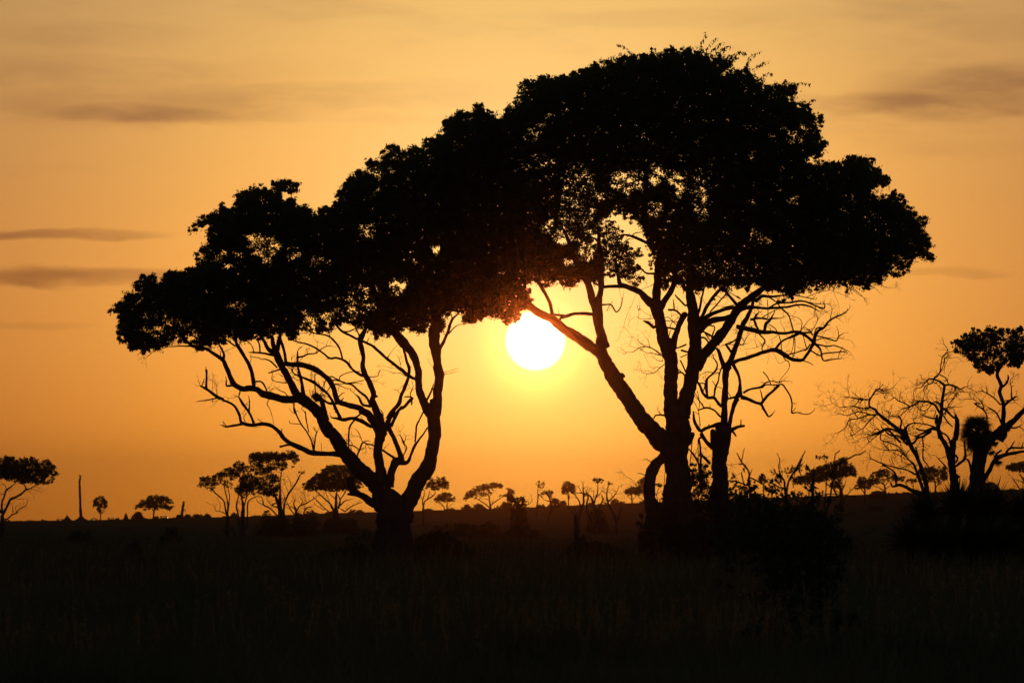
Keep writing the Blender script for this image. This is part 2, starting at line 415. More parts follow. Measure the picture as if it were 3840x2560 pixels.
# --- left tree
o1 = base(1478, DT)
left = thing('spreading_tree', 'broad leafy tree on the left, its trunk forking low into curved limbs', 'tree', o1, 'big spreading trees on the plain')
sk = Skeleton(DT, .5, 3)
grow(left, o1, sk, [
    ('trunk', [
        (FD, '688,1560,520 688,1500,470 690,1440,395 695,1370,335 698,1290,308 700,1200,314 695,1110,330 670,1010,310 640,920,230 615,860,170', dict(rough=.5)),
        (FD, '770,1120,210 800,1000,180 850,900,160 910,780,152 990,660,150 1030,560,128 1060,450,116 1070,330,120 1072,200,126 1075,100,124 1082,0,122', dict(rough=.8, slope=.1)),
        (FD, '500,1380,60 560,1330,150 600,1240,160', dict(slope=0)), (FD, '880,1420,60 820,1340,120 790,1240,120', dict(slope=0)),
        (FD, '735,960,50 730,915,48 722,890,44', dict(slope=0)),
    ]),
    ('limb', [
        (FB, '1880,1420,170 1915,1300,132 1915,1150,126 1925,1050,124 1935,930,140 1915,780,114 1890,650,130 1868,520,158 1872,400,158 1882,250,160 1890,120,150 1895,0,130', {}),
        (F0, '1636,1150,36 1642,1050,32 1662,930,26 1690,800,19 1722,680,12 1740,600,6', {}),
        (F0, '1640,1080,22 1600,980,18 1560,880,14 1530,790,9', {}),
        (F0, '1650,1010,20 1700,930,16 1770,850,12 1830,800,7', {}),
        (FB, '1895,640,24 1950,565,50 2010,450,42 2060,330,42 2110,180,38 2180,110,22 2240,40,12', {}),
        (FB, '2065,370,22 2150,280,18 2220,245,12 2330,235,8', {}),
        (FB, '2090,250,20 2110,150,18 2095,90,12', {}),
        (FB, '1995,905,8 2090,880,7 2200,845,4', {}), (FB, '1995,928,9 2120,910,7 2200,880,4', {}), (FB, '2090,905,4 2150,870,3', {}),
        (FB, '1860,860,7 1820,800,5 1780,740,3', TW),
        (FB, '1850,1130,18 1820,1130,14', {}),
    ]),
    ('limb', [
        (FB, '1890,1520,150 1790,1430,145 1700,1270,110 1660,1130,100 1650,1000,97 1650,900,95 1620,780,100 1580,670,108 1520,580,116 1430,480,140 1340,380,124 1260,250,112 1200,120,94 1150,0,76', {}),
        (F0, '1433,1150,22 1400,1080,18 1370,970,14 1340,860,9 1330,780,5', {}), (F0, '1410,1100,14 1350,1030,10 1290,960,6', {}),
        (F0, '1425,1130,15 1460,1020,12 1480,920,8', {}),
        (FB, '1760,1300,30 1820,1170,28 1860,1060,14', {}),
        (FB, '1575,985,44 1490,930,46 1400,860,45 1300,780,42 1200,700,42 1100,610,40 1000,530,38 890,475,34', dict(twig=.5, tl=30)),
        (FB, '1480,900,14 1430,850,12 1370,820,8 1340,800,4', {}), (FB, '1225,690,10 1290,610,7 1340,540,4', TW), (FB, '1410,820,10 1385,720,7 1350,655,4', {}),
        (FB, '1480,960,12 1400,915,8 1290,905,7 1200,870,5 1120,870,3', TW), (FB, '1440,860,9 1360,850,7 1270,840,6 1190,820,3', TW),
    ]),
    ('limb', [
        (FD, '640,1000,260 560,830,190 480,740,160 380,660,150 300,580,140 235,490,128 150,370,124 80,280,118 30,190,112 0,130,110', {}),
        (FA, '2056,1476,160 1990,1400,150 1870,1315,150 1760,1250,160 1700,1270,112 1550,1270,104 1400,1230,108 1270,1200,104 1190,1140,78 1100,1120,84 1000,1130,84 900,1090,70 850,1040,74 800,900,64 750,790,60 710,730,60 600,650,46 500,580,48 400,560,44 290,535,48 200,450,40 120,350,38 50,260,36 0,220,30', {}),
        (FA, '300,540,24 150,540,20 60,545,16 0,550,14', {}), (Fi, '637,1222,7 560,1240,6 480,1270,5 430,1310,4 405,1330,3', TW),
        (FA, '722,740,44 735,660,35 700,580,30 670,520,25 640,440,15', TW), (FA, '690,690,14 685,620,10', {}),
        (FA, '1145,1110,50 1140,1000,58 1100,850,52 1040,730,50 960,590,52 910,510,48 890,430,38 880,350,26', {}),
        (FA, '890,540,26 800,480,20 740,440,14', {}), (FA, '940,540,18 960,500,12 1000,480,6', TW), (FA, '1050,760,14 1090,770,10 1110,720,8 1095,670,8', {}),
        (FA, '845,1085,26 770,1085,30 767,1020,18 755,955,7', {}), (FA, '825,1080,14 815,1020,8', {}),
        (FA, '1335,1190,22 1300,1100,24 1260,1040,24 1200,1025,22 1150,1030,18', {}), (FA, '1320,1130,8 1370,1100,6 1390,1050,4', {}),
        (FA, '1620,1240,14 1570,1180,14 1500,1150,10 1440,1120,7', TW),
        (FA, '1345,1290,12 1330,1345,14 1370,1410,9 1390,1480,8 1410,1560,6 1420,1620,5', {}),
        (FA, '1700,1350,20 1700,1430,22 1740,1500,18 1770,1580,16', {}), (FA, '1800,1400,10 1850,1460,12 1865,1560,10', {}),
        (FA, '935,1235,20 990,1340,26 1080,1460,26 1150,1590,28', TW), (FA, '1070,1440,16 1085,1350,16 1075,1220,8', {}), (FA, '930,1240,10 860,1210,6', {}),
    ]),
    ('limb', [
        (FA, '1770,1260,120 1720,1180,108 1660,1060,100 1590,930,95 1545,850,92 1500,750,108 1460,640,92 1410,520,64 1390,400,46', {}),
        (FA, '1475,580,74 1490,470,60 1510,380,45 1505,300,36 1520,200,22', {}), (FA, '1420,640,66 1340,570,58 1290,480,48 1240,400,40 1195,320,24', {}),
        (FA, '1430,675,34 1340,650,30 1240,635,28 1140,630,24 1070,628,8', {}), (FA, '1145,625,16 1130,560,14 1090,500,12 1045,470,6', {}), (FA, '1230,630,22 1225,540,22 1200,470,20 1160,420,14', {}),
        (FA, '1465,835,26 1390,760,24 1300,720,18 1260,725,14 1200,700,12 1110,690,9', {}), (FA, '1110,690,9 1105,650,7', {}),
        (FA, '1505,860,24 1430,885,22 1345,915,18', {}), (FA, '1620,1045,18 1500,1040,14 1400,1010,14 1390,960,6', TW), (FA, '1545,965,14 1480,915,5', {}),
        (FA, '1830,1230,64 1810,1080,46 1790,980,40 1765,880,36 1745,780,30 1745,720,32 1748,610,18', TT),
        (FA, '1755,695,30 1830,680,24 1900,650,20 2000,640,20 2060,590,14 2160,540,12 2270,550,5', TT),
        (FA, '1585,750,42 1570,640,40 1540,540,40 1520,470,38 1500,400,30', {}),
    ]),
    ('limb', [
        (FD, '610,930,190 590,800,124 565,650,96 545,500,82 548,420,86 560,340,96 545,300,72 510,220,66 460,140,74 380,90,68', {}),
        (FB, '870,1420,72 850,1395,85 720,1360,75 600,1330,76 540,1310,78 510,1230,72 480,1120,74 430,1020,75 340,940,70 240,870,78 120,820,82 0,790,74 -80,795,70 -200,780,72', dict(twig=.4, tl=26)),
        (FB, '165,830,14 150,765,8', {}), (FB, '560,1330,36 620,1250,10', {}),
        (FD, '475,245,40 400,200,38 300,170,35 220,185,34 160,170,24 110,165,13 92,140,5', dict(twig=.8, tl=22)), (FD, '330,170,10 380,120,8', {}),
        (FD, '195,175,34 150,80,30 105,-10,27', {}), (FB, '560,1510,44 480,1330,40 400,1200,35 300,1110,40 200,1040,40 100,990,34 0,960,28', TT),
        (FA, '1850,985,26 1780,960,24 1700,920,22 1655,850,16', TT),
        (FB, '240,1040,18 180,1010,14 100,1000,10 20,930,6', TW),
        (FB, '350,940,10 230,940,8 220,1100,10', {}), (FB, '370,1010,12 330,1110,12', {}), (FB, '440,1090,14 380,1180,12', {}),
        (FB, '530,1330,40 400,1320,34 300,1240,20 270,1200,14', TW),
        (FD, '62,180,42 40,90,46 15,10,50', {}), (FA, '2160,1560,54 2130,1440,50 2105,1340,46 2060,1290,44', {}),
        (FA, '2000,1240,12 1990,1100,14 1985,930,12', {}),
        (FB, '410,1000,26 440,960,18 520,990,20 560,1010,20 640,1050,22 740,1080,28 830,1160,30 930,1240,36 985,1345,34', dict(twig=.4, tl=26)),
        (FB, '420,1010,18 520,1010,20 640,1045,22', {}),
        (FB, '640,1055,16 760,1040,14 900,1010,12', {}), (FB, '560,1010,14 570,960,14 640,920,14 720,895,14 850,890,12', {}),
        (FB, '490,1070,14 560,1080,14 640,1120,12', TW), (FB, '480,1060,12 620,1060,12 780,1050,12 880,1060,9', {}),
    ]),
    ('limb', [
        (FD, '590,300,86 560,180,86 520,90,70 490,0,60', {}),
        (FB, '1080,1460,96 1030,1350,72 1015,1280,70 1035,1220,80 1010,1130,76 960,1020,75 910,920,80 885,820,66 890,700,56 870,600,65 850,500,72 865,420,90 900,350,58 940,260,50 960,180,40 990,80,24', {}),
        (FB, '1060,1230,40 1090,1235,20', {}),
        (FB, '850,440,40 800,440,36 700,390,32 600,340,34 540,280,34 480,200,28 430,120,20', {}), (FB, '600,340,18 680,340,20 760,310,20 790,300,12', {}),
        (FB, '835,400,22 790,300,18 740,220,12', {}), (FB, '940,490,14 970,430,10', {}),
        (FB, '870,945,46 790,900,40 730,850,40 680,780,40 600,725,36 510,700,32 430,710,30 300,610,30 200,550,28 100,510,24 0,490,20', dict(twig=.4, tl=24)),
        (FA, '1770,490,18 1700,470,20 1650,420,14 1600,340,8', {}), (FB, '430,712,10 370,722,6', {}),
        (FB, '605,730,24 580,620,26 530,520,26 450,430,28 370,390,25 250,370,22 150,340,18 60,320,12 0,310,8', TW), (FB, '190,330,14 120,250,14 40,220,10', {}),
        (FB, '940,975,14 1000,965,14 1090,955,12 1105,900,12 1125,870,14', {}), (FB, '970,1020,8 1050,1020,7 1120,1045,4', TW),
        (FB, '985,1370,40 890,1350,38 850,1300,36 830,1250,30 790,1210,16 765,1190,7', TW), (FB, '560,1230,14 610,1185,12 640,1190,6', {}),
        (FB, '760,1540,40 850,1480,16', {}),
        (FB, '1150,1540,24 1165,1480,14 1130,1420,12 1100,1400,5', {}),
    ]),
    ('limb', [
        (FD, '640,800,110 665,700,76 690,620,74 720,560,82', {}), (FD, '710,550,30 650,510,22 575,462,17', TW), (FD, '770,550,52 720,420,45 680,330,42 640,250,52', {}),
        (FD, '620,280,70 650,180,44 690,95,46', {}),
        (FB, '1225,1530,50 1290,1430,56 1380,1340,60 1410,1230,50 1450,1130,48 1490,1030,48 1515,950,42 1525,850,45 1490,760,40 1460,650,34 1440,560,30', TW),
        (FD, '670,240,34 740,90,24 770,60,24', {}), (FB, '1310,1530,38 1380,1420,40 1440,1390,42 1520,1300,42 1570,1255,46', {}), (FB, '1560,1270,20 1555,1345,26', {}), (FB, '1545,1240,24 1500,1235,22 1455,1240,16', {}), (FB, '1540,1240,14 1545,1180,14 1580,1090,10', TT),
        (FD, '735,585,56 820,582,36 850,520,26 880,440,27 905,400,26', {}), (FD, '893,390,18 905,250,18 930,190,16 970,105,14', {}), (FD, '908,400,20 960,330,16 1008,255,14', {}),
        (FD, '780,525,10 812,445,14 780,400,14 760,340,8 740,320,4', TT), (FD, '790,410,8 805,340,6', TW),
        (FD, '350,605,16 352,520,17 372,460,18 400,400,15 430,405,14 510,425,16', TT), (FD, '370,470,10 320,430,12 275,420,12 250,400,8', TT),
        (FD, '270,470,13 270,300,16 290,230,18 340,170,14 385,125,10', {}), (FD, '400,395,10 440,380,9 470,390,6', {}), (FD, '395,380,8 360,300,8 325,265,4', TT), (FD, '300,500,8 290,440,8', TW),
    ]),
    ('limb', [
        (FQ, '1520,1140,180 1430,1080,150 1330,1010,130 1220,950,120 1110,890,140 1065,800,146 1050,640,160', dict(slope=.05)),
        (FQ, '1110,930,110 1050,930,70 990,945,26', {}),
    ]),
    ('limb', [
        (FD, '230,510,60 180,503,58 100,500,44 0,503,46', {}),
        (FC, '1400,500,48 1320,490,50 1250,460,52 1150,420,45 1090,380,42 1050,340,40 1020,300,38 960,250,35 900,225,35 830,225,34 760,235,32 690,220,33 660,205,28 650,150,26 610,70,24 550,20,22 490,0,20', dict(twig=.3, tl=18)),
        (FA, '720,1270,44 650,1245,44 560,1180,40 490,1130,38 410,1090,22', TW), (FA, '490,1115,34 492,1000,26 495,900,28 487,865,34', dict(twig=1.6, tl=20)),
        (FA, '660,1250,22 520,1280,18 375,1302,10', dict(twig=1.0, tl=16)), (FA, '640,1240,12 635,1150,10 632,1090,6', TW), (FA, '560,1180,6 580,1110,6 575,1000,4', TW),
        (FA, '430,1085,16 450,1040,14 460,1000,10', TW),
        (FC, '690,220,24 600,235,22 525,250,20 478,233,8', dict(twig=1.2, tl=18)), (FC, '525,245,10 490,200,8', {}), (FC, '775,220,20 750,140,22 700,60,20 645,-20,14', TW), (FC, '738,110,13 740,0,10', {}),
        (FC, '700,205,8 685,160,8 715,115,5', {}), (FC, '870,215,10 815,172,6', {}), (FC, '1040,300,12 1045,265,9', {}),
        (FC, '1120,415,24 1060,425,18 1023,436,20', {}), (FC, '1345,480,24 1320,380,14 1280,300,14 1220,220,14 1180,130,14 1155,60,12', TW), (FC, '1295,300,11 1275,200,13 1262,105,12', {}),
        (FC, '1225,225,8 1120,215,8 1115,190,5', {}), (FC, '1345,460,16 1358,340,13 1375,290,10', TW), (FC, '1365,300,8 1340,262,8', {}), (FC, '1418,490,5 1415,395,4', {}),
    ]),
], M_BARK)

LEFT_CROWN = np.vstack([
    Fi('65,905 100,870 130,830 190,810 210,740 240,722 320,745 350,735 310,690 300,650 350,620 370,565 410,575 425,610 450,567 490,557 505,620 525,645 560,610 570,560 640,525 720,540 790,490 860,495 885,430 850,390 890,365 910,310 960,275 1000,220 970,180 1000,100 930,120 830,175 803,160 820,130 890,80 900,42 990,15'),
    Fb('400,465 455,465 460,395 490,388 520,445 565,450 580,400 620,355 585,340 595,310 715,275 725,248 825,228 880,255 930,260 932,195 1000,195 1070,176 1130,205 1182,212 1160,300 1145,345 1070,290 1000,290 1020,370 1140,352 1150,430 1240,412 1262,440 1335,490 1355,518 1370,430 1490,425 1505,350 1595,305'),
    Fc('140,1320 200,1225 250,1160 310,1100 330,1076 480,1076 400,1060 412,985 520,975 555,965 600,955 545,900 600,870 645,840 720,850 760,895 870,850 955,895 965,788 1060,775 1080,738 1140,700 1135,620 1160,595 1220,600 1240,545 1330,530 1400,558 1412,470 1490,458 1515,530 1620,540'),
    F0('1900,560 1940,700 1960,860 1950,1000 1930,1090'),
    Fh('1380,960 1300,930 1240,965 1180,1005 1070,1000 1050,890 960,910 900,960 920,1060 870,1085 855,960 750,1000 740,1075 680,1105 640,1070 530,1070 500,1105 430,1085 400,1120 340,1120 270,1160 225,1100 200,1040 100,1060 0,990'),
    Fi('2250,1010 2140,1030 2110,1085 1960,1100 1880,1080 1830,1060 1790,1150 1720,1160 1690,1090 1650,1090 1560,1140 1400,1160 1300,1172 1150,1130 1140,1200 1050,1225 950,1200 930,1270 880,1262 860,1200 800,1180 640,1190 540,1250 460,1240 370,1305 350,1258 290,1268 240,1240 250,1200 160,1160 148,1080 170,980 150,915'),
])
LEFT_GAPS = [(Fi('1300,190 1400,165 1500,180 1690,250 1660,330 1600,400 1590,480 1530,480 1420,400 1360,310'), .22), (Fi('1690,400 1830,335 1860,360 1850,410 1720,430'), .15),
             (Fi('1080,480 1250,455 1260,505 1100,525'), .18), (Fi('400,930 620,920 830,990 930,1140 650,1190 380,1120'), .42), (Fi('1130,850 1350,750 1330,900 1150,880'), .5),
             (Fi('980,680 1050,680 1030,760 970,770'), .4), (Fi('1830,890 2150,900 2100,1050 1830,1050'), .32), (Fh('380,600 560,600 540,760 400,780'), .25), (Fh('760,280 900,290 880,340 830,410 770,350'), .12),
             (Fh('410,380 700,420 600,500'), .45), (Fh('0,640 300,640 260,960 0,960'), .45), (Fh('90,90 280,90 280,260 130,270'), .4), (Fi('850,330 1300,330 1300,420 1100,440 900,450'), .55),
             (Fb('1280,880 1500,900 1450,950 1250,960'), .4), (Fh('1060,650 1130,650 1120,700'), .1), (Fc('1870,1000 2120,990 2060,1060 1880,1150'), .5), (Fi('2060,760 2352,700 2352,940 2100,960'), .6),
             (Fc('550,900 800,880 880,960 700,1000'), .5), (Fc('430,1060 650,1010 740,1100 480,1160'), .45)]
mb = MB()
nl = foliage(mb, DT, [(LEFT_CROWN, 1.0)], [(a, f ** 1.2) for a, f in LEFT_GAPS], leaf=10.5, k=14, depth=3.6, clump=18, edge=34, edge_k=.36, seed=1, rough=.26, maxn=520000)
fringe(mb, DT, LEFT_CROWN, 71)
mb.build('crown', M_LEAF, left, o1)

# --- lumpy nest in the left tree
px, py = FA('2010,1240')[0]
mb = MB(); rng = np.random.default_rng(5)
nestY = DT
for (x, y, r) in [(2000, 1235, 80), (2050, 1265, 62), (1955, 1225, 34), (2085, 1290, 34), (2010, 1285, 44)]:
    c = P(*FA('%d,%d' % (x, y))[0], nestY); rr = r * .2723 * .5 * DT / FPX * 1.15
    u, v = np.meshgrid(np.linspace(0, 2 * math.pi, 17), np.linspace(.05, math.pi - .05, 10))
    k = rr * (1 + .12 * np.sin(u * 5 + x) * np.sin(v * 6))
    V = np.stack([np.cos(u) * np.sin(v) * k, np.sin(u) * np.sin(v) * k, np.cos(v) * k], -1).reshape(-1, 3) + c
    mb.add(V, [(i * 17 + j, i * 17 + j + 1, (i + 1) * 17 + j + 1, (i + 1) * 17 + j) for i in range(9) for j in range(16)])
nl_ = P(px, py, nestY) + rng.normal(size=(260, 3)) * np.array([.14, .12, .10])
mb.quads(leaf_quads(rng, nl_, .16, .018, 0))
tag(mb.build('nest', M_DEAD, None, tuple(P(px, py, nestY))), 'dark lumpy stick nest wedged among the bare boughs of the left tree', 'nest')

# --- right tree
o2 = base(2540, DT)
right = thing('spreading_tree', 'tallest tree, dome crowned, its long left limb crossing the sun', 'tree', o2, 'big spreading trees on the plain')
sk = Skeleton(DT, .5, 8)
grow(right, o2, sk, [
    ('trunk', [
        (FJ, '890,1800,560 880,1500,520 880,1300,500 890,1000,430 890,700,365 885,500,330 870,380,330 845,280,380 810,180,420 790,60,330', dict(rough=.5)),
        (FJ, '1010,100,190 1060,60,130 1105,20,60', dict(slope=0)),
        (FG, '1300,1400,330 1260,1250,340 1230,1130,310 1200,1050,240 1165,950,200', dict(rough=.5, slope=0)),
    ]),
    ('prop_root', [
        (FJ, '740,260,120 660,360,135 590,440,150 525,580,166 492,720,156 495,850,165 530,1000,190 570,1200,240 590,1450,300 600,1700,330', dict(slope=-.25)),
        (FJ, '570,455,14 465,375,12 410,380,7', dict(slope=0)), (FJ, '465,375,8 462,360,6', {}), (FJ, '465,600,14 370,565,11 328,566,6', dict(slope=0)),
        (FJ, '430,960,10 330,860,8 240,740,7 190,710,4', TT), (FJ, '360,800,7 290,690,7 240,640,6 190,620,4', TT),
    ]),
    ('limb', [
        (FG, '1080,1520,300 960,1400,270 860,1300,250 740,1150,238 640,1000,220 520,830,215 420,660,222 330,540,212 270,430,188 230,300,176 190,160,140 185,60,122', dict(slope=-.2)),
        (FG, '470,600,120 500,575,70 520,600,40', dict(slope=0)),
        (FE, '1870,1480,150 1815,1300,132 1775,1150,132 1765,1000,156 1760,900,150 1790,780,92 1810,700,80 1812,500,84 1812,350,88 1800,200,80 1790,60,62 1780,-80,40', {}),
        (FE, '1755,960,110 1700,840,106 1650,650,96 1590,500,110 1530,380,98 1450,250,84 1400,120,66 1360,0,54 1300,-150,30', {}),
        (FE, '1685,1020,48 1580,1010,46 1500,1010,42 1420,1020,45 1340,1050,50 1245,1078,36', {}), (FE, '1310,1040,36 1220,1030,35 1145,1020,30', {}), (FE, '1238,1020,10 1225,960,9 1218,905,4', {}), (FE, '1258,1085,14 1262,1150,10', {}),
        (FE, '1860,645,45 1950,640,45 2080,635,46', {}), (FE, '1845,890,26 1950,890,22 2000,960,20 2030,990,20 2080,930,18 2113,785,10', TW), (FE, '1930,900,12 1890,980,10', {}),
        (FE, '1545,530,20 1450,600,20 1350,620,14', {}), (FE, '1770,620,20 1720,600,16 1690,540,12', {}),
    ]),
    ('limb', [
        (FE, '1830,1590,150 1770,1540,132 1650,1450,150 1500,1350,150 1350,1250,132 1250,1180,130 1130,1090,120 1000,1020,110 880,950,112 790,890,112 740,820,108 710,720,70 690,600,50 640,500,38', dict(slope=-.15)),
        (FE, '1480,1330,60 1500,1310,40', dict(slope=0)), (FE, '770,920,80 650,880,64 580,820,50 520,760,28', {}),
        (FE, '1150,1090,56 1140,1020,54 1120,900,50 1080,800,50 1020,700,50 960,590,60 900,540,54 850,530,30 780,580,25 700,590,18', {}), (FE, '960,560,46 940,450,38 920,300,26 880,150,14', {}),
        (FE, '1120,1080,16 1080,1065,8', {}), (FE, '1275,1180,12 1280,1130,6', {}),
    ]),
    ('limb', [
        (FG, '1180,1140,210 1160,1000,196 1155,800,190 1165,600,188 1165,450,190 1150,330,190 1110,200,200 1080,100,192', {}),
        (FF, '700,1400,190 660,1200,152 625,1050,160 590,930,170 595,830,124 600,650,114 618,450,110 640,300,112 655,150,116 645,0,110', {}),
        (Fg, '1400,800,70 1340,780,76 1295,700,70 1262,600,58 1270,450,48 1282,300,42 1275,150,26', {}), (Fg, '1310,870,30 1230,830,28 1150,800,25 1080,785,18 1000,800,11', TW), (Fg, '1150,800,12 1180,770,10 1260,758,8', {}), (Fg, '1130,820,10 1080,850,7', TW),
        (FF, '570,890,130 540,880,122 450,800,110 370,720,82 280,680,76 180,640,76 100,610,64 70,500,52 50,380,40 20,250,24', {}), (FF, '160,640,50 60,635,46 -20,640,44', {}),
        (FF, '590,462,34 470,460,28 420,430,26 380,400,24 250,450,22 150,500,10', TW), (FF, '555,605,10 500,640,9 430,660,7 350,700,5', TW),
        (FF, '640,940,110 720,820,84 790,700,76 830,600,72 850,450,62 860,250,50 880,100,30', {}),
        (FF, '548,1200,44 470,1130,44 408,1112,10', {}), (FF, '545,1165,12 500,1140,6', {}), (FF, '530,1080,10 380,1085,8 330,1060,6 270,1075,3', TW), (FF, '520,1040,7 430,1000,6 380,950,5 340,960,12', TW),
        (FG, '1020,290,20 930,220,20 840,185,18 780,180,14 700,215,12 630,255,10 555,255,5', TT), (FG, '1010,300,14 900,270,12 840,270,9 750,230,6 700,200,4', TW), (FG, '940,230,12 870,180,10 850,100,8 800,40,4', TT),
        (FG, '1050,380,12 980,370,8 930,330,5', TW), (FG, '1060,430,14 1000,480,14 920,545,12 780,545,9 740,480,5', TT), (FG, '900,540,8 850,515,7 770,510,5', TW),
        (FG, '1060,1125,30 1000,1120,20 950,1125,20 930,1165,22', TW), (FG, '1030,1120,14 1005,1080,9', {}),
        (FF, '80,670,5 100,760,4 130,870,3', TW), (FF, '300,780,5 250,900,5 180,1050,5 145,1180,5 110,1260,4 60,1380,3', dict(twig=1.6, tl=18, tw=1.4)), (FF, '150,1190,5 250,1320,4 350,1450,4 480,1600,3', {}), (FG, '790,280,5 860,430,4 960,530,4 1060,650,4', {}),
        (FF, '350,820,4 360,900,4 340,1100,3 320,1230,2', TW),
    ]),
    ('limb', [
        (FG, '1300,1120,260 1340,1000,220 1420,700,190 1470,500,192 1495,400,220', {}),
        (FF, '1127,1720,215 1128,1540,185 1122,1360,168 1108,1280,160 1110,1100,170 1085,920,150 1062,750,120 1050,600,108 1060,400,80 1080,200,58 1090,50,34', {}),
        (FF, '820,1500,110 860,1300,78 925,1120,78 1000,1010,86', dict(slope=.3)), (FF, '960,1060,30 860,970,30 760,960,30', {}), (FF, '990,900,26 880,790,26 850,750,14', {}), (FF, '840,960,18 832,880,18 820,810,10', {}), (FF, '890,1230,26 800,1215,30 700,1195,26', {}),
        (FF, '700,1070,12 760,1065,12 850,1150,14 900,1210,12', TW), (FF, '710,1105,14 900,1130,12', {}), (FF, '780,1200,12 800,1150,10 880,1080,8', TT), (FF, '760,1340,14 790,1240,12', {}),
        (FG, '1300,230,30 1400,260,24', {}), (FG, '1240,550,26 1310,540,26 1370,600,30', {}), (FG, '1270,500,20 1330,560,14', {}), (FG, '1290,370,22 1380,560,20', {}), (FG, '1290,330,16 1360,300,16 1400,280,12', {}), (FG, '1260,200,20 1370,150,26', {}),
        (FH, '60,700,130 140,630,110 250,560,90 400,530,76 520,505,78', {}), (FH, '90,600,70 160,530,64 250,470,60 400,410,52 560,375,52', TW), (FH, '90,560,66 130,480,54 200,340,50 300,200,46 380,120,42 450,20,30', TW), (FH, '230,440,24 320,340,22 440,200,22', TW), (FH, '80,440,40 110,280,34 150,100,24', TW),
        (FH, '150,620,18 290,640,20 270,740,22 250,800,24', {}), (FH, '110,700,24 200,740,28 300,800,22', TW), (FH, '90,790,26 160,800,26 240,900,22', {}), (FH, '130,690,16 240,840,16', {}), (FH, '80,870,8 140,960,10 200,990,10', TW), (FH, '80,1000,14 200,1000,12', {}),
    ]),
    ('limb', [
        (FG, '1490,480,200 1560,350,190 1650,250,136 1760,120,138 1870,0,140', {}),
        (FH, '300,870,130 420,700,130 520,550,120 600,420,120 680,330,110 800,230,100 900,160,90 1000,100,70 1120,50,48 1300,0,26', TW),
        (FH, '600,430,90 700,385,72 850,375,42 1000,390,36 1150,380,33 1300,370,30 1450,340,28 1600,360,24 1720,420,16', TW), (FH, '1430,350,14 1470,380,8', {}),
        (FH, '1040,380,22 1150,325,26 1300,310,26 1450,290,28 1550,300,24 1700,360,22 1800,390,24 1810,345,16', TW), (FH, '1480,280,18 1600,310,14 1750,330,12 1870,330,5', TW), (FH, '1740,330,12 1760,300,8', {}),
        (FH, '860,290,60 950,220,50 1050,230,36 1200,215,28 1350,200,20 1550,240,14 1690,270,9', TT), (FH, '1550,240,10 1700,180,10 1880,140,8 2000,180,6 2150,240,4', TW), (FH, '1640,260,8 1690,200,6', {}),
        (FH, '590,330,44 480,200,40 400,100,28', TW), (FH, '600,220,20 650,260,18 500,170,12', {}), (FH, '740,160,44 770,60,50 780,-60,30', {}), (FH, '1050,240,20 1150,310,18 1200,380,18', {}),
        (FH, '390,370,10 480,360,12 560,340,12', {}), (FH, '320,210,10 400,260,8', TW), (FH, '880,290,10 1020,420,0.5 1020,540,12', {}), (FH, '1020,260,10 1028,400,12 1025,520,12', {}),
        (FH, '1180,390,14 1060,450,14 950,510,14', {}), (FH, '1900,0,6 1940,180,5 2000,330,4 2010,460,3', TT),
        (Ff, '1350,1200,6 1560,1280,7 1620,1320,6 1665,1365,5', TW), (Ff, '1560,1290,5 1640,1350,5', {}), (Ff, '1700,1230,5 1760,1270,4 1815,1320,3', TW), (Ff, '1800,1220,4 1870,1270,4 1945,1270,2', TW), (Ff, '1840,1250,3 1860,1295,2', {}),
    ]),
], M_BARK)

RIGHT_CROWN = np.vstack([
    Fd('115,590 125,560 150,538 240,536 262,560 270,508 380,496 395,525 480,500 530,496 560,520 605,465 700,440 770,432 800,378 835,380 850,405 880,350 950,375 1010,340 1050,318 1120,300 1200,312 1290,300 1330,285 1400,310 1430,290 1480,258 1560,245 1690,245 1700,285 1770,280 1850,310 1920,330 1960,318 2040,330 2090,345 2085,400 2035,425 2000,470 2120,440 2160,460 2210,420 2240,500 2300,520'),
    Fe('600,480 650,530 750,560 770,600 800,575 870,572 940,585 1050,590 1045,640 1000,720 1020,750 1080,748 1160,770 1185,850 1250,850 1285,890 1280,965 1235,1000 1270,1000 1272,1060 1285,1090 1330,1120 1300,1160 1285,1220 1210,1290 1280,1288 1400,1288 1440,1308 1480,1250 1580,1238 1640,1250 1700,1250 1760,1270 1745,1320 1800,1350 1840,1398 1900,1418 1915,1450'),
    Ff('1905,310 1860,335 1862,390 1800,370 1742,380 1742,408 1800,432 1870,420 1890,440 1915,380 1960,372 2040,425 2048,470 2030,520 2085,518 2140,580 2140,610 2230,608 2256,650 2225,690 2180,720 2230,758 2270,820 2297,860 2262,910 2230,930 2275,955 2317,990 2300,1025 2240,1000 2180,990 2110,1010 2070,1112 2035,1115 2035,1140 1980,1168 1900,1160 1840,1190 1850,1240 1800,1240 1740,1220 1710,1290 1650,1272 1620,1240 1560,1250 1530,1322 1470,1300 1450,1260 1380,1245 1280,1290 1180,1290 1130,1312 1050,1330 1010,1382 950,1340 900,1300 780,1300'),
    Fg('2352,1262 2290,1230 2100,1240 2000,1215 1900,1260 1780,1250 1650,1320 1600,1240 1500,1220 1440,1300 1390,1200 1370,1040 1330,930 1290,870 1250,700 1180,610 1080,575 980,600 910,640 870,720 830,800 850,900 880,1050 890,1170 830,1240 790,1200 740,1150 690,1170 640,1230 590,1265 520,1240 450,1195 380,1275 330,1240 300,1235 240,1200 190,1240 140,1232 120,1180 60,1100'),
    F0('1930,960 1900,800 1870,640 1850,470 1890,440 1905,395 1945,360'),
])
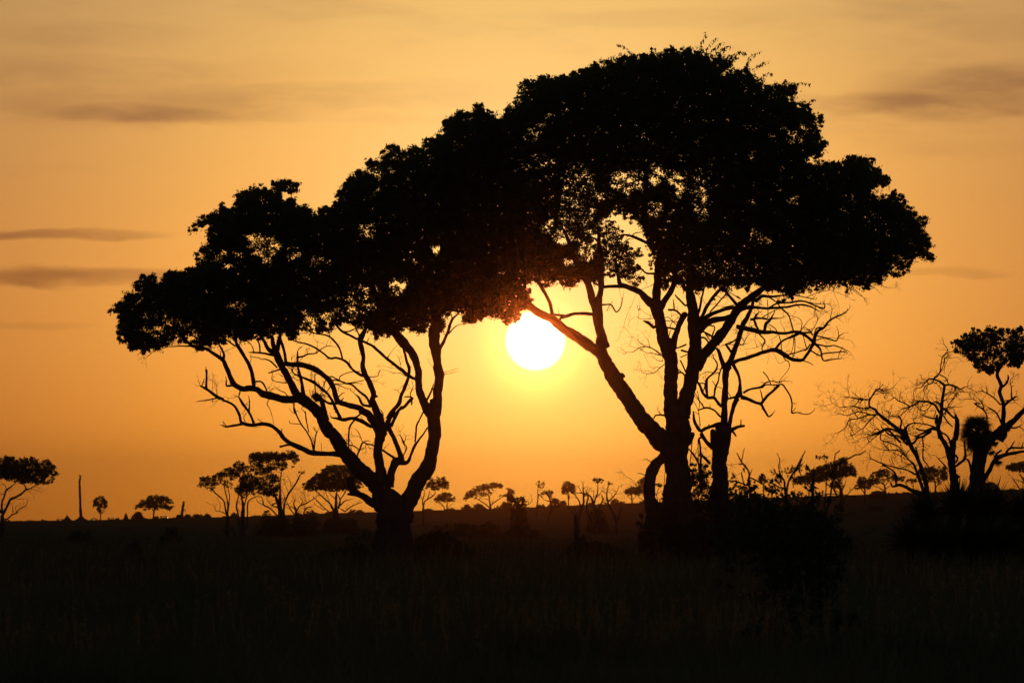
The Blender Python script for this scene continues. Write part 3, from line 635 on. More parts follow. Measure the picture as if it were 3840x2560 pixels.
RIGHT_EXTRA = [
    (Fh('1260,640 1600,600 1700,720 1705,790 1680,830 1650,880 1600,950 1530,1020 1440,1020 1380,960 1310,930 1250,850'), .62),
    (Fg('840,760 930,640 1040,690 1080,800 1130,880 1260,920 1270,990 1200,1030 1240,1090 1200,1140 1270,1180 1240,1240 1180,1265 1110,1240 1060,1180 900,1170 870,1050'), .34),
    (Fg('1040,580 1160,590 1240,680 1200,720 1120,660 1050,640'), .22), (Fg('1300,890 1370,950 1370,1100 1290,1100 1320,980'), .22), (Fg('720,1150 830,1160 835,1250 790,1230'), .25), (Fg('1425,1220 1500,1260 1450,1300'), .3),
    (FH('0,0 800,0 760,130 560,160 500,240 300,120 100,200 30,260'), .28), (FH('260,270 330,250 340,330 280,340'), .2), (FH('1160,240 1260,240 1250,320 1170,320'), .3),
]
RIGHT_GAPS = [
    (Fg('540,150 760,130 860,360 1000,420 860,520 800,640 900,640 830,720 800,1080 700,1000 620,880 560,900 430,860 320,720 420,560 470,500'), .42),
    (Fg('920,200 1260,180 1270,380 1130,450 960,360'), .3), (Fg('1290,120 1440,130 1430,340 1300,350'), .36), (Fg('1500,180 1660,200 1660,380 1580,500 1530,400'), .3), (Fg('1700,250 1860,250 1860,560 1840,690 1780,690 1700,560'), .32),
    (Fg('1280,470 1440,480 1420,640 1290,640'), .32), (Fg('1370,740 1470,720 1440,880 1390,850'), .3), (Fg('1470,540 1530,540 1510,650'), .3), (Fg('420,800 590,800 570,900 450,880'), .2), (Fg('470,980 640,1000 660,1130 560,1080'), .35),
    (Fg('620,930 830,850 800,1020 740,1060'), .45), (Fg('250,100 460,90 450,170 280,180'), .35), (Fg('120,130 260,130 260,330 90,360'), .55), (Fe('880,940 1120,960 1120,1140 1020,1170 930,1150 950,1050'), .32), (Fe('1200,950 1270,960 1260,1000'), .1),
    (Fe('1120,1230 1240,1230 1240,1330 1130,1330'), .4), (Fe('290,1190 380,1190 380,1290 280,1290'), .5), (Ff('980,420 1090,430 1070,520 970,520'), .5), (Ff('600,700 840,760 840,880 600,880'), .55), (Ff('1530,390 1660,430 1640,500 1530,480'), .55),
    (Ff('1660,600 1900,600 1950,860 1720,780'), .55), (Ff('1740,290 1860,330 1840,390 1760,370'), .5), (Ff('2130,850 2250,850 2200,930'), .5), (Ff('1900,950 2100,960 2060,1140 1880,1140'), .5), (Ff('1640,1100 1780,1100 1760,1150 1650,1160'), .4),
    (Ff('1100,1200 1540,1190 1540,1300 1100,1340'), .5), (Fd('110,620 270,620 260,700 130,690'), .4), (Fd('330,840 450,840 440,910 330,900'), .35), (Fd('150,930 330,950 300,1120 150,1110'), .45), (Fd('470,630 560,640 560,870 490,860'), .5), (Fd('1180,1010 1280,1010 1270,1110 1180,1110'), .5),
    (Fd('0,720 120,740 100,850 20,840'), .5), (Fg('1420,1020 2352,1040 2352,1180 1420,1200'), .6), (Fg('0,560 300,560 300,1060 0,1060'), .9), (Fd('930,1380 2000,1300 2000,1540 930,1560'), .75),
]
RIGHT_GAPS = [(a, min(1.0, f ** 1.05)) for a, f in RIGHT_GAPS]
mb = MB(); ms = MB()
nr = foliage(mb, DT, [(RIGHT_CROWN, 1.0)] + RIGHT_EXTRA, RIGHT_GAPS, leaf=10.5, k=16.0, depth=4.2, clump=18, edge=34, edge_k=.36, seed=2, rough=.18, maxn=640000)
fringe(mb, DT, RIGHT_CROWN, 72)
for i, (fr, txt) in enumerate([(Fd, '1760,300 1800,180 1830,100'), (Fd, '1830,290 1880,190 1940,155'), (Fd, '1880,270 1940,220 1995,192'), (Fd, '1950,310 2005,240 2062,225'), (Fd, '2060,320 2130,285 2190,290'), (Fd, '2210,440 2235,330 2340,275'),
                               (Fe, '640,450 710,400 800,365'), (Fe, '700,540 770,480 832,485'), (Fe, '980,630 1060,570 1180,578'), (Fd, '1170,320 1090,245 1018,210'), (Fe, '1150,775 1180,730 1205,712'), (Fe, '900,590 930,560 955,540'),
                               (Fd, '960,380 950,330 975,320'), (Fd, '1520,260 1500,215 1530,240'), (Fd, '1330,300 1330,240 1360,270'), (Fd, '1740,330 1790,240 1725,230'), (Fd, '1960,330 2010,330 2060,400'), (Fe, '560,450 600,380 610,330'),
                               (Fe, '600,470 680,510 740,540'), (Fe, '300,330 330,270 390,250'), (Fe, '420,320 470,310 500,340'), (Fe, '820,590 860,575 900,600'), (Fe, '1000,640 1030,640 1050,650'), (Fe, '1280,1110 1310,1095 1335,1130')]):
    ms = MB(); shoot(sk, ms, mb, fr(txt), 15, i, n=11); ms.build('shoot', M_BARK, right, o2)
mb.build('crown', M_LEAF, right, o2)

# --- dead tree just behind
DD = 206.0
o3 = base(2697, DD)
dead = thing('dead_tree', 'bare dead tree with twisted leafless arms, right behind the tallest tree', 'tree', o3)
sk = Skeleton(DD, .45, 21)
DTW = dict(twig=1.1, tl=55, tw=2.6)
grow(dead, o3, sk, [
    ('trunk', [
        (FI, '365,2800,360 365,2300,310 365,2000,285 365,1800,260 362,1560,212 370,1300,216 385,1120,214 400,960,160 418,850,100 425,700,86 435,500,90 440,300,80 450,150,100 480,80,130', {}),
        (FI, '265,960,70 270,1080,70 290,1200,90', dict(slope=0)), (FI, '480,880,60 500,960,60 490,1100,60 460,1200,70', dict(slope=0)), (FI, '330,920,100 420,960,150 500,970,90', dict(slope=0)),
    ]),
    ('limb', [
        (FH, '450,1220,90 420,1180,80 385,1080,55 350,980,48 320,940,36', {}), (FH, '470,1180,100 520,1100,80 560,980,75 610,850,70 650,720,68 690,600,75 740,520,60 800,380,50 830,250,40 860,150,28', DTW),
        (FH, '560,1040,34 500,960,36 450,890,36', {}), (FH, '430,890,18 540,850,22 640,770,26', DTW), (FH, '440,880,12 560,890,14 610,870,20', {}), (FH, '640,880,16 680,890,16 730,800,10 780,730,7', DTW), (FH, '660,890,10 720,880,8 770,865,4', {}),
    ]),
    ('limb', [
        (FH, '545,1140,60 620,1105,52 700,1085,50 850,1030,52 1000,985,50 1130,960,66 1230,1010,65 1330,1080,55 1420,1100,50 1500,1100,45 1560,1030,42 1620,930,42 1660,860,60 1680,780,42 1720,700,40 1800,650,38 1840,590,30 1900,540,25 2010,490,24 2070,460,18 2145,393,9', dict(twig=.7, tl=34, tw=2.6)),
        (FH, '1130,955,40 1200,860,30 1280,810,28 1380,770,40 1450,730,45', {}),
        (FH, '1670,880,26 1750,895,22 1850,910,20 1930,900,18 2030,930,16 2142,977,7', TW), (FH, '1680,880,40 1750,960,28 1780,1090,22 1820,1110,20 1920,1090,18 2032,1080,12', TW), (FH, '1600,960,22 1740,1040,20 1780,1015,22 1900,1000,20 2000,990,18 2105,985,12', dict(twig=1.4, tl=14)),
        (FH, '1990,1080,10 2020,990,9 2060,920,8', {}), (FH, '1690,770,18 1800,790,20 1900,820,22 1970,835,20 2000,780,16 2078,725,7', TW), (FH, '2000,785,14 1995,700,10 1970,630,5', {}), (FH, '1650,800,18 1690,680,20 1750,650,18 1800,660,16', DTW), (FH, '1690,830,16 1800,800,12 1940,790,6', DTW),
        (FH, '1300,1030,20 1400,1000,18 1500,970,18 1560,955,22 1610,880,20', {}), (FH, '1430,915,6 1480,940,7 1560,950,10', {}), (FH, '1560,940,14 1520,800,14 1500,740,12', {}), (FH, '1380,770,14 1375,900,12 1340,1010,10 1280,1030,10', {}), (FH, '1395,770,15 1400,900,14 1385,1030,14 1350,1080,12', {}),
        (FH, '1890,560,16 1890,510,14 1910,410,10 1885,330,4', dict(twig=1.5, tl=16)), (FH, '1980,480,8 1990,440,6', {}), (FH, '1840,620,14 1885,620,10', {}), (FH, '1630,700,12 1690,600,10 1710,510,8 1660,440,5', DTW), (FH, '1480,690,14 1495,580,12 1440,520,8 1330,490,5', DTW), (FH, '1480,700,12 1580,560,8 1650,515,4', DTW),
        (FH, '1510,1110,20 1580,1130,14 1650,1168,12', {}), (FH, '1600,680,8 1740,640,6 1780,590,4', DTW), (FH, '1700,760,8 1830,690,6 1870,690,3', DTW),
    ]),
    ('limb', [
        (FH, '600,640,70 700,660,62 830,690,70 950,720,60 1100,715,46 1250,735,38 1380,715,44 1470,720,52 1560,770,40 1650,850,48', dict(twig=1.0, tl=40, tw=2.6)), (FH, '1450,730,30 1600,720,24 1640,700,14', {}), (FH, '1560,680,12 1600,690,20 1640,760,20', {}),
        (FH, '980,700,40 1000,600,46 1050,560,40 1110,458,14', dict(twig=1.2, tl=26)), (FH, '1030,545,34 1100,530,26 1195,525,14 1270,505,4', {}), (FH, '1040,610,18 1120,660,14 1160,720,14', {}), (FH, '790,545,36 860,530,32 950,525,30 1020,540,28', DTW), (FH, '840,560,36 870,630,34 900,690,30', DTW), (FH, '830,560,40 870,480,30 905,450,10', DTW),
        (FH, '1175,745,14 1205,860,14 1220,1000,16 1260,1090,16 1310,1120,15 1325,1190,12', {}), (FH, '1325,1190,8 1290,1260,8 1220,1340,9 1185,1390,10', {}), (FH, '1300,1110,10 1260,1110,6 1180,1145,6 1105,1010,4 1000,880,3', {}),
        (FH, '1210,385,24 1310,480,22 1350,600,20 1375,690,20', {}), (FH, '910,740,22 985,840,22 945,930,16 955,985,14', DTW), (FH, '990,840,8 930,900,8 860,930,7 720,950,4', DTW), (FH, '990,850,5 1030,950,4 1040,1050,4 1015,1165,3', {}), (FH, '860,740,8 850,820,6 880,920,5', DTW),
    ]),
    ('limb', [
        (FI, '550,60,52 570,110,46 620,200,40 645,320,38 640,420,60 630,490,110', {}), (FI, '500,1000,80 490,950,66 510,820,55 550,650,56 600,530,80', {}), (FI, '460,532,28 560,515,34 620,500,50', {}), (FI, '480,440,12 520,510,12', {}),
        (FI, '690,450,34 780,400,32 930,370,36 1000,310,22 1090,290,16 1180,310,20', dict(twig=.6, tl=18)), (FI, '945,375,26 1010,340,18 1150,340,18 1220,330,22 1245,350,22 1330,490,22 1360,600,22 1358,725,22 1430,720,14 1540,745,14 1610,730,12 1665,690,7', dict(twig=.5, tl=18)),
        (FI, '1360,720,14 1410,655,6', {}), (FI, '660,510,66 760,540,48 850,580,40 930,600,44 960,660,34 1000,720,30 1035,780,26 1080,750,20 1112,708,7', dict(twig=.5, tl=14)), (FI, '935,600,42 1010,500,38 1100,420,38 1180,345,40', {}), (FI, '955,545,22 935,450,18 918,402,8', {}), (FI, '1065,320,16 1020,230,16 962,158,14', {}), (FI, '1100,290,8 1097,240,6', {}), (FI, '1180,310,18 1240,290,8', TW),
        (FI, '1110,330,12 1115,380,7', {}), (FI, '500,970,56 560,945,50 610,920,42 705,905,34', {}), (FI, '655,900,20 655,815,12', {}), (FI, '540,975,32 590,1050,20', {}),
    ]),
    ('limb', [
        (FI, '350,880,80 250,912,48 160,940,46 115,975,52 60,930,50 10,830,44 0,700,20', {}), (FI, '255,1210,60 170,1110,52 110,1010,60', {}), (FI, '215,900,18 215,885,20', {}),
        (FI, '375,625,46 320,560,42 280,512,46 200,520,42 130,450,40 90,350,34 55,290,22', {}), (FI, '190,500,38 180,350,42 185,270,36 230,220,28 300,150,28 330,60,22 280,-30,18', DTW), (FI, '130,450,14 160,330,22 70,320,16', {}),
        (FI, '285,500,28 305,380,28 345,280,22 360,180,22 390,100,18', {}), (FI, '305,350,16 260,275,8', {}), (FI, '350,180,12 270,170,12 180,160,10 100,200,8', DTW), (FI, '330,370,10 390,385,10', {}),
        (FI, '375,780,30 300,700,26 220,660,28 150,660,26 60,692,14', {}), (FI, '150,655,18 100,580,16 40,480,12 0,400,8', {}), (FI, '145,650,12 125,590,8', {}), (FI, '230,650,14 230,600,6', {}), (FI, '55,420,11 85,600,12 75,700,10 95,900,14', {}), (FI, '75,745,10 20,710,10', {}), (FI, '75,690,9 0,560,9', {}), (FI, '80,560,10 0,480,10', {}),
        (FI, '75,1080,30 95,1180,28 115,1300,26 230,1420,40', {}), (FI, '68,1090,14 65,1250,12 70,1400,12', TW), (FI, '-10,1270,20 60,1400,22 130,1560,24', {}), (FI, '460,1430,8 490,1440,4', TW), (FI, '490,1560,5 520,1450,4 530,1400,2', TW),
    ]),
], M_DEAD)

# --- thicket of creepers between the two trunks
tk = thing('thicket', 'tangled leafy thicket growing between the big trunk and the dead trunk', 'bush', base(2620, 204), 'bushes at the feet of the big trees')
ot = tuple(tk.location)
mb = MB()
foliage(mb, 204, [(FJ('1060,420 1150,390 1260,470 1340,430 1390,520 1380,720 1350,900 1400,1000 1500,1100 1500,1650 700,1650 900,900 1080,780 1040,600'), .7), (FJ('580,720 640,640 720,540 720,960 640,1000 600,930'), .3),
                  (FJ('1540,640 1600,760 1690,760 1710,860 1680,960 1560,940'), .8), (FJ('330,1180 420,1050 440,900 470,1000 500,1200 480,1500 350,1500 300,1300'), .5), (FJ('900,1000 1500,1000 1600,1700 700,1700'), 1.0)], [], leaf=11, k=4.5, depth=1.6, clump=16, edge=30, seed=31, aspect=.42)
mb.build('foliage', M_LEAF, tk, ot)
mb = MB(); sk = Skeleton(204, .4, 33, 1.2)
for t in ['1085,120,16 1070,300,14 1055,440,14 1040,700,12', '1040,230,20 1110,320,24 1170,420,26 1200,700,30', '1165,100,14 1168,240,12 1170,360,12', '1180,110,26 1200,250,26 1190,330,26 1240,330,34 1330,430,40', '1225,300,30 1200,420,30 1210,700,30', '690,900,12 700,700,10 710,560,7', '620,1000,14 600,850,10 640,740,8',
          '1100,430,10 1150,520,9 1260,450,8', '1070,560,9 1200,600,9 1340,560,8', '1560,690,12 1640,640,9 1690,600,6', '360,1400,14 400,1150,10 450,950,8 430,880,5']:
    mb = MB(); sk.limb(mb, FJ(t), join=False, twig=1.8, tl=34, tw=2); mb.build('stem', M_BARK, tk, ot)
# ---------------------------------------------------------------- clump at the right edge: dead tree, palm, small tree, spiky plants
DR = 190.0
ob = base(3460, DR + 1)
bare = thing('bare_tree', 'dead many-stemmed tree with a fine web of twigs, rising from the spiky plants', 'tree', ob)
sk = Skeleton(DR + 1, .45, 41, 2.5)
WB = dict(twig=2.8, tl=62, tw=3.1)
WS = dict(twig=3.2, tl=42, tw=2.5)
grow(bare, ob, sk, [
    ('trunk', [
        (FL, '1530,1680,200 1530,1400,185 1530,1100,170 1525,800,120 1515,650,100 1500,500,88 1490,400,86 1505,250,68 1515,150,66', {}), (FK, '1540,1567,68 1555,1450,64 1550,1350,56 1530,1270,16', {}), (FL, '1560,590,60 1580,600,30', {}),
    ]),
    ('stem', [
        (FL, '1500,420,90 1460,300,88 1420,220,60 1370,140,50 1340,40,46', {}), (FK, '1350,1567,48 1330,1430,50 1350,1350,50 1370,1250,45 1372,1180,42 1382,1080,36 1400,980,32 1402,935,36 1330,880,22 1275,860,24 1320,820,22 1345,790,16 1362,700,13 1375,600,11', WB),
        (FK, '1330,1430,40 1310,1350,36 1320,1290,26', {}), (FK, '1345,790,13 1390,700,11 1405,600,9', {}), (FK, '1375,600,11 1440,515,9 1395,440,4', WS), (FK, '1375,600,7 1325,565,4', {}), (FK, '1400,610,8 1470,612,6 1560,604,5 1600,640,3', WS), (FK, '1408,620,7 1404,720,6 1402,800,5', {}), (FK, '1445,515,5 1330,517,3', {}),
        (FK, '1350,810,14 1420,850,14 1440,890,14 1460,930,14', WS), (FK, '1370,1200,30 1420,1230,32 1480,1290,24 1525,1325,26', {}), (FK, '1400,1215,18 1470,1200,14 1530,1190,10', WB), (FK, '1400,1280,16 1450,1180,14 1500,1100,11 1560,1030,7', WB), (FK, '1395,1300,20 1440,1370,18 1500,1430,14', WS),
    ]),
    ('branch', [
        (FK, '1402,935,26 1470,930,22 1540,950,18 1600,980,14 1660,950,10 1760,1000,5', WB), (FK, '1480,935,14 1560,970,14 1590,1010,10 1650,1020,5', WB), (FK, '1680,945,7 1690,890,6 1730,830,3', {}), (FK, '1290,865,20 1220,860,18 1160,920,16 1130,960,12 1070,970,10 1035,1030,8 1040,1090,5', WB),
        (FK, '1280,870,18 1250,910,16 1180,940,12 1150,1000,9', WB), (FK, '1370,1190,30 1330,1140,24 1285,1128,18', WS), (FK, '1355,1275,30 1290,1170,28 1210,1135,26 1095,1125,24', WB), (FK, '1100,1125,22 1060,1160,20 960,1200,18 895,1217,12', WS), (FK, '1000,1190,18 930,1150,16 890,1135,16 840,1110,14 810,1080,12 760,1110,9 685,1138,5', WB), (FK, '875,1120,12 870,1080,9 880,1015,5', {}),
        (FK, '1260,1150,14 1200,1220,12 1140,1240,10 1060,1180,8', WB), (FK, '1330,1335,22 1240,1325,18 1180,1310,16 1125,1288,8', WB), (FK, '1280,1310,12 1300,1240,10 1230,1240,8', WS), (FK, '1325,1455,46 1250,1450,38 1180,1475,22 1100,1465,20 1068,1448,20', dict(twig=1.4, tl=14)), (FK, '1290,1432,22 1180,1400,18 1060,1385,18 970,1410,20 950,1480,22 970,1567,25', WS), (FK, '1060,1385,12 1030,1340,9 1100,1320,7', WS),
        (FK, '1240,1490,30 1150,1540,28 1090,1560,26', WS), (FL, '1230,40,28 1100,100,28 1050,180,30 980,215,36', {}), (FL, '1090,110,14 1040,110,12 1000,90,6', WS), (FL, '1140,110,16 1150,220,18 1150,380,18 1200,450,14 1220,560,9', WS), (FL, '1360,60,18 1440,110,22 1470,180,25 1480,240,25', WS), (FL, '1310,355,8 1350,400,14 1400,450,18 1440,500,20', WS), (FL, '1510,490,30 1590,430,32 1640,380,35 1650,300,28 1640,180,20', WS), (FL, '1530,330,20 1560,370,26 1540,430,22', {}),
    ]),
], M_DEAD)

ob2 = base(3405, DR + 3)
bare2 = thing('bare_tree', 'leaning leafless tree, leftmost of the clump, spreading thin twigs to the left', 'tree', ob2)
sk = Skeleton(DR + 3, .45, 43, 2.5)
grow(bare2, ob2, sk, [
    ('trunk', [(FL, '1265,1690,120 1250,1400,112 1240,1100,90 1200,760,56 1150,560,50 1110,430,44 1050,320,44 1000,220,54 960,130,62 900,40,62', {}), (FK, '930,1567,62 880,1490,58 800,1420,46 700,1340,44 600,1260,40 578,1220,28 510,1190,26 510,1120,22 550,1050,20 600,985,20 645,985,12', WB)]),
    ('stem', [(FL, '1180,900,60 1140,720,42 1080,560,36 1040,450,30 990,400,20 920,330,18 850,280,18 740,280,12 640,265,6', WB), (FL, '1060,245,20 1080,320,26 1105,410,28', {}), (FL, '1000,210,30 950,60,26 930,0,24', WS)]),
    ('branch', [
        (FK, '590,1285,24 480,1290,20 380,1330,18 270,1350,14 230,1430,12 150,1490,8 95,1506,4', WB), (FK, '515,1200,22 420,1210,18 350,1190,16 310,1180,12 250,1190,10 150,1192,7 60,1138,4', WB), (FK, '505,1105,18 400,1100,16 290,1080,12 190,1066,5', WB), (FK, '270,1060,8 250,960,5 248,900,3', WS), (FK, '600,1275,18 560,1290,16 380,1250,14 260,1292,10 145,1276,5', WB), (FK, '585,1295,18 520,1350,14 450,1430,12 380,1480,10 290,1536,10 295,1465,5', WB),
        (FK, '400,1090,10 330,1180,9 200,1240,6', WB), (FK, '380,1080,10 340,1040,8 300,1015,4', WB), (FK, '640,990,12 700,1000,10 790,960,8 840,900,3', WB), (FK, '510,1110,10 500,1030,8 530,970,3', WS), (FK, '860,1490,30 740,1450,22 640,1480,22 535,1527,15', WB), (FK, '850,1300,18 890,1350,20 880,1450,26', WS), (FK, '870,1320,14 800,1300,12 720,1310,6', WS), (FK, '740,1380,10 740,1260,12 715,1240,8', WS), (FK, '780,1430,10 740,1330,9 760,1280,6', WS),
        (FK, '1000,1190,14 920,1260,12 860,1310,10', WS), (FL, '870,180,26 760,60,26 700,35,26 640,75,22 535,92,18', WB), (FL, '630,85,14 560,130,10 510,178,12 470,120,8 380,150,4', WB), (FL, '960,210,28 860,110,26 760,100,20 650,0,14', WS), (FL, '645,90,16 645,155,14 760,190,14 860,240,16 930,320,18', WS), (FL, '930,330,14 890,330,14 895,420,8', WS), (FL, '1040,430,14 960,460,10 900,480,6', WS),
        (FL, '1110,790,62 1000,750,46 930,710,40 860,690,36 780,710,26 760,650,14', {}), (FL, '830,690,28 820,570,26 770,510,20 670,450,22', {}), (FL, '1055,565,25 950,510,18 850,490,18 750,465,16 600,410,14 525,370,12 515,315,7', WS), (FL, '880,520,8 875,560,5', {}), (FL, '1060,280,14 1080,360,20 1100,430,20', {}), (FL, '985,740,14 930,650,10', {}),
    ]),
], M_DEAD)

# small leafy tree at the right edge
ol = base(3680, DR + 2)
small = thing('leafy_tree', 'slim tree with one rounded leafy crown, leaning in at the right edge', 'tree', ol)
sk = Skeleton(DR + 2, .4, 47, 2.5)
grow(small, ol, sk, [
    ('trunk', [(FL, '1850,1680,130 1850,1300,115 1850,1000,100 1845,720,84 1850,500,80 1880,300,90 1960,160,100 2060,60,108 2110,10,110', {}), (FK, '2090,1567,110 2112,1470,100 2102,1380,60 2110,1200,50 2085,1090,42 2060,1010,46 2085,940,50 2052,870,40 2030,800,44 2080,700,30 2140,600,22 2180,480,12', {})]),
    ('limb', [(FK, '2130,1450,100 2230,1360,70 2300,1280,60 2370,1210,56 2500,1080,40', {}), ]),
    ('limb', [(FK, '2108,1180,40 2180,1120,32 2250,1070,22', WS), (FK, '2206,1085,22 2200,960,14 2190,880,10 2226,838,5', WS), (FK, '2115,1120,14 2200,1112,12 2292,1105,8', {}), ]),
    ('limb', [(FK, '2065,1160,20 2010,1100,18 1940,1050,16 1880,1015,12 1828,1000,5', WS), (FK, '1905,1020,8 1908,980,7 1916,935,4', {}),
]),
    ('limb', [(FK, '2085,1390,22 2050,1310,22 2010,1250,20 1950,1215,18 1895,1175,5', WS)]),
    ('limb', [(FK, '2092,960,30 2140,910,30 2165,850,26 2160,812,14', {})]),
    ('limb', [(FK, '2150,1440,20 2250,1440,24 2330,1400,5', WS)]),
    ('limb', [(FK, '2040,790,20 1960,700,16 1880,600,10', {})]),
    ('limb', [(FK, '2090,690,16 2200,600,12 2300,520,8', {})]),
    ('limb', [(FL, '1870,640,60 1950,500,50 2000,400,55 2060,360,52 2130,330,48 2240,310,40 2360,290,30 2500,260,20', {}), (FL, '2050,370,40 2020,330,30 2085,275,26', {}), (FL, '2140,330,30 2150,290,30 2200,250,28 2300,250,24 2400,240,14', WS), (FL, '2190,250,20 2240,170,12', {}), (FL, '2320,260,18 2345,180,12', {})]),
    ('limb', [(FL, '1740,620,50 1720,500,34 1690,400,26 1650,380,20', {}), (FK, '1905,1400,18 1910,1300,20 1860,1220,22 1800,1180,20 1755,1150,16', WS), (FK, '1870,1220,16 1860,1160,14 1805,1090,10', {}), (FK, '1790,1160,12 1770,1110,10 1690,1100,9 1650,1100,6', WS)]),
], M_BARK)
mb = MB()
foliage(mb, DR + 2, [(FK('1480,420 1530,430 1560,340 1640,320 1720,240 1790,240 1850,310 1880,250 1970,265 2020,270 2130,260 2200,290 2260,250 2352,240 2600,260 2700,450 2600,650 2352,670 2280,720 2200,730 2120,680 2080,740 2000,780 1900,820 1840,780 1740,750 1720,700 1760,640 1700,640 1620,620 1590,560 1520,520'), 1.0), (FK('1845,190 1900,140 1950,132 1985,190 2030,190 2010,270 1890,270'), .5)],
        [(FK('1880,360 2000,330 1960,420 1880,440'), .5), (FK('1700,350 1800,330 1780,430 1700,450'), .7), (FK('1900,640 2080,600 2050,700 1950,700'), .55)], leaf=12, k=5.2, depth=1.7, clump=20, edge=34, edge_k=.45, seed=5)
mb.build('crown', M_LEAF, small, ol)


# fan palm with a shaggy head of spiky fronds
def fan(mb, centre, axis, up, R, n, spread, width, rng, droop=.25):
    axis = axis / np.linalg.norm(axis); side = np.cross(axis, up); side /= np.linalg.norm(side) + 1e-9; nrm = np.cross(side, axis)
    q = []
    for k in range(n):
        a = (k / (n - 1) - .5) * spread
        d = math.cos(a) * axis + math.sin(a) * side
        r = R * rng.uniform(.85, 1.1) * (1 - .15 * abs(a) / spread)
        w = np.cross(d, nrm) * width
        m = centre + d * r * .5; e = centre + d * r + np.array([0, 0, -droop * r * .35])
        q.append([centre - w * .3, m - w, e, m + w])
    mb.quads(np.array(q))


opm = base(3660, DR)
palm = thing('fan_palm', 'stout fan palm with a shaggy head of spiky fronds, beside the slim leafy tree', 'palm', opm)
mb = MB(); sk = Skeleton(DR, 0, 51)
sk.limb(mb, FL('1740,1680,190 1740,1300,180 1740,1000,150 1745,720,122 1762,560,108 1788,400,104 1805,250,120 1800,120,130'), rough=1.2)
mb.build('trunk', M_BARK, palm, opm)
rng = np.random.default_rng(52)
pc = P(*FK('1795,1500')[0], DR)
u = DR / FPX * .31463
for i in range(72):
    az = rng.uniform(0, 2 * math.pi); el = rng.uniform(-1.15, 1.35) if i > 8 else rng.uniform(.2, 1.4)
    d = np.array([math.cos(az) * math.cos(el), math.sin(az) * math.cos(el), math.sin(el)])
    st = pc + np.array([0, 0, -60 * u * max(0.0, .35 - el) * rng.uniform(0, 1.1)])
    L1 = rng.uniform(80, 125) * u
    m = MB(); tube(m, [st, st + d * L1 * .5, st + d * L1 + np.array([0, 0, -.03])], [.02, .016, .012], 5)
    fan(m, st + d * L1, d + np.array([0, 0, -.25 if el > 0 else -.5]), rng.normal(size=3) + np.array([d[0], d[1] + .8, 0]), rng.uniform(115, 170) * u, 21, 3.0, 4.2 * u, rng)
    m.build('frond', M_SPIKE, palm, opm)
m = MB(); d = np.array([.9, -.1, -.1])
for (x, y) in [(2010, 60), (2060, 110), (2000, 180), (2030, 330), (1960, 290), (2040, 400)]:
    c = P(*FL('%d,%d' % (x, y))[0], DR)
    fan(m, c, np.array([rng.uniform(-.2, .6), rng.uniform(-.4, .4), -.9 if y > 150 else -.2]), np.array([0, 1.0, 0]), rng.uniform(60, 95) * u, 15, 2.6, 5.5 * u, rng)
    tube(m, [c, c * .6 + pc * .4, pc * .8 + c * .2], [.012, .014, .016], 5)
m.build('hanging_frond', M_SPIKE, palm, opm)

# spiky rosette plants
rng = np.random.default_rng(61)
spots = [(3415, 2040, 187.5, 1.15), (3520, 2060, 186, 1.25), (3640, 2065, 186.5, 1.3), (3765, 2060, 185.5, 1.3), (3885, 2045, 187, 1.25), (3470, 1950, 188.5, 1.1), (3590, 1915, 189, 1.25), (3715, 1925, 188, 1.25), (3840, 1945, 189, 1.25)]
lab = ['leftmost spiky plant of the clump, low and wide, under the leaning bare tree', 'spiky plant low in front of the clump, left of its middle', 'spiky plant low in front, below the fan palm', 'spiky plant low in front, right of the palm trunk', 'spiky plant cut by the right edge of the picture, low down',
       'upper spiky plant below the leaning bare tree', 'upper spiky plant with blades standing against the sky between the trunks', 'upper spiky plant right beside the palm trunk', 'upper spiky plant at the right edge with drooping blades']
for i, (px, py, Y, R) in enumerate(spots):
    c = P(px, py, Y); m = MB(); q = []
    for k in range(460):
        az = rng.uniform(0, 2 * math.pi); el = math.asin(rng.uniform(-.25, 1))
        d = np.array([math.cos(az) * math.cos(el), math.sin(az) * math.cos(el), math.sin(el)])
        L1 = R * rng.uniform(.6, 1.12); w = np.cross(d, [0, 0, 1.0]); w = w / (np.linalg.norm(w) + 1e-9) * .026 * rng.uniform(.8, 1.3)
        s = c + d * .08; e = c + d * L1 + np.array([0, 0, -.12 * L1 * math.cos(el) * rng.uniform(0, 1.5)]); mm = c + d * L1 * .45
        q.append([s, mm - w, e, mm + w])
    m.quads(np.array(q))
    o = m.build('spiky_plant', M_SPIKE, None, tuple(c))
    tag(o, lab[i], 'plant', 'spiky plants round the palm')
    # stout base that carries the rosette
    m = MB(); g = float(ground_z(c[0], Y)); tube(m, [[c[0], Y, g - .05], [c[0], Y, (g + c[2]) / 2], [c[0], Y, c[2] + .02]], [.16, .12, .12], 10)
    b = m.build('stem', M_BARK, o, tuple(c))

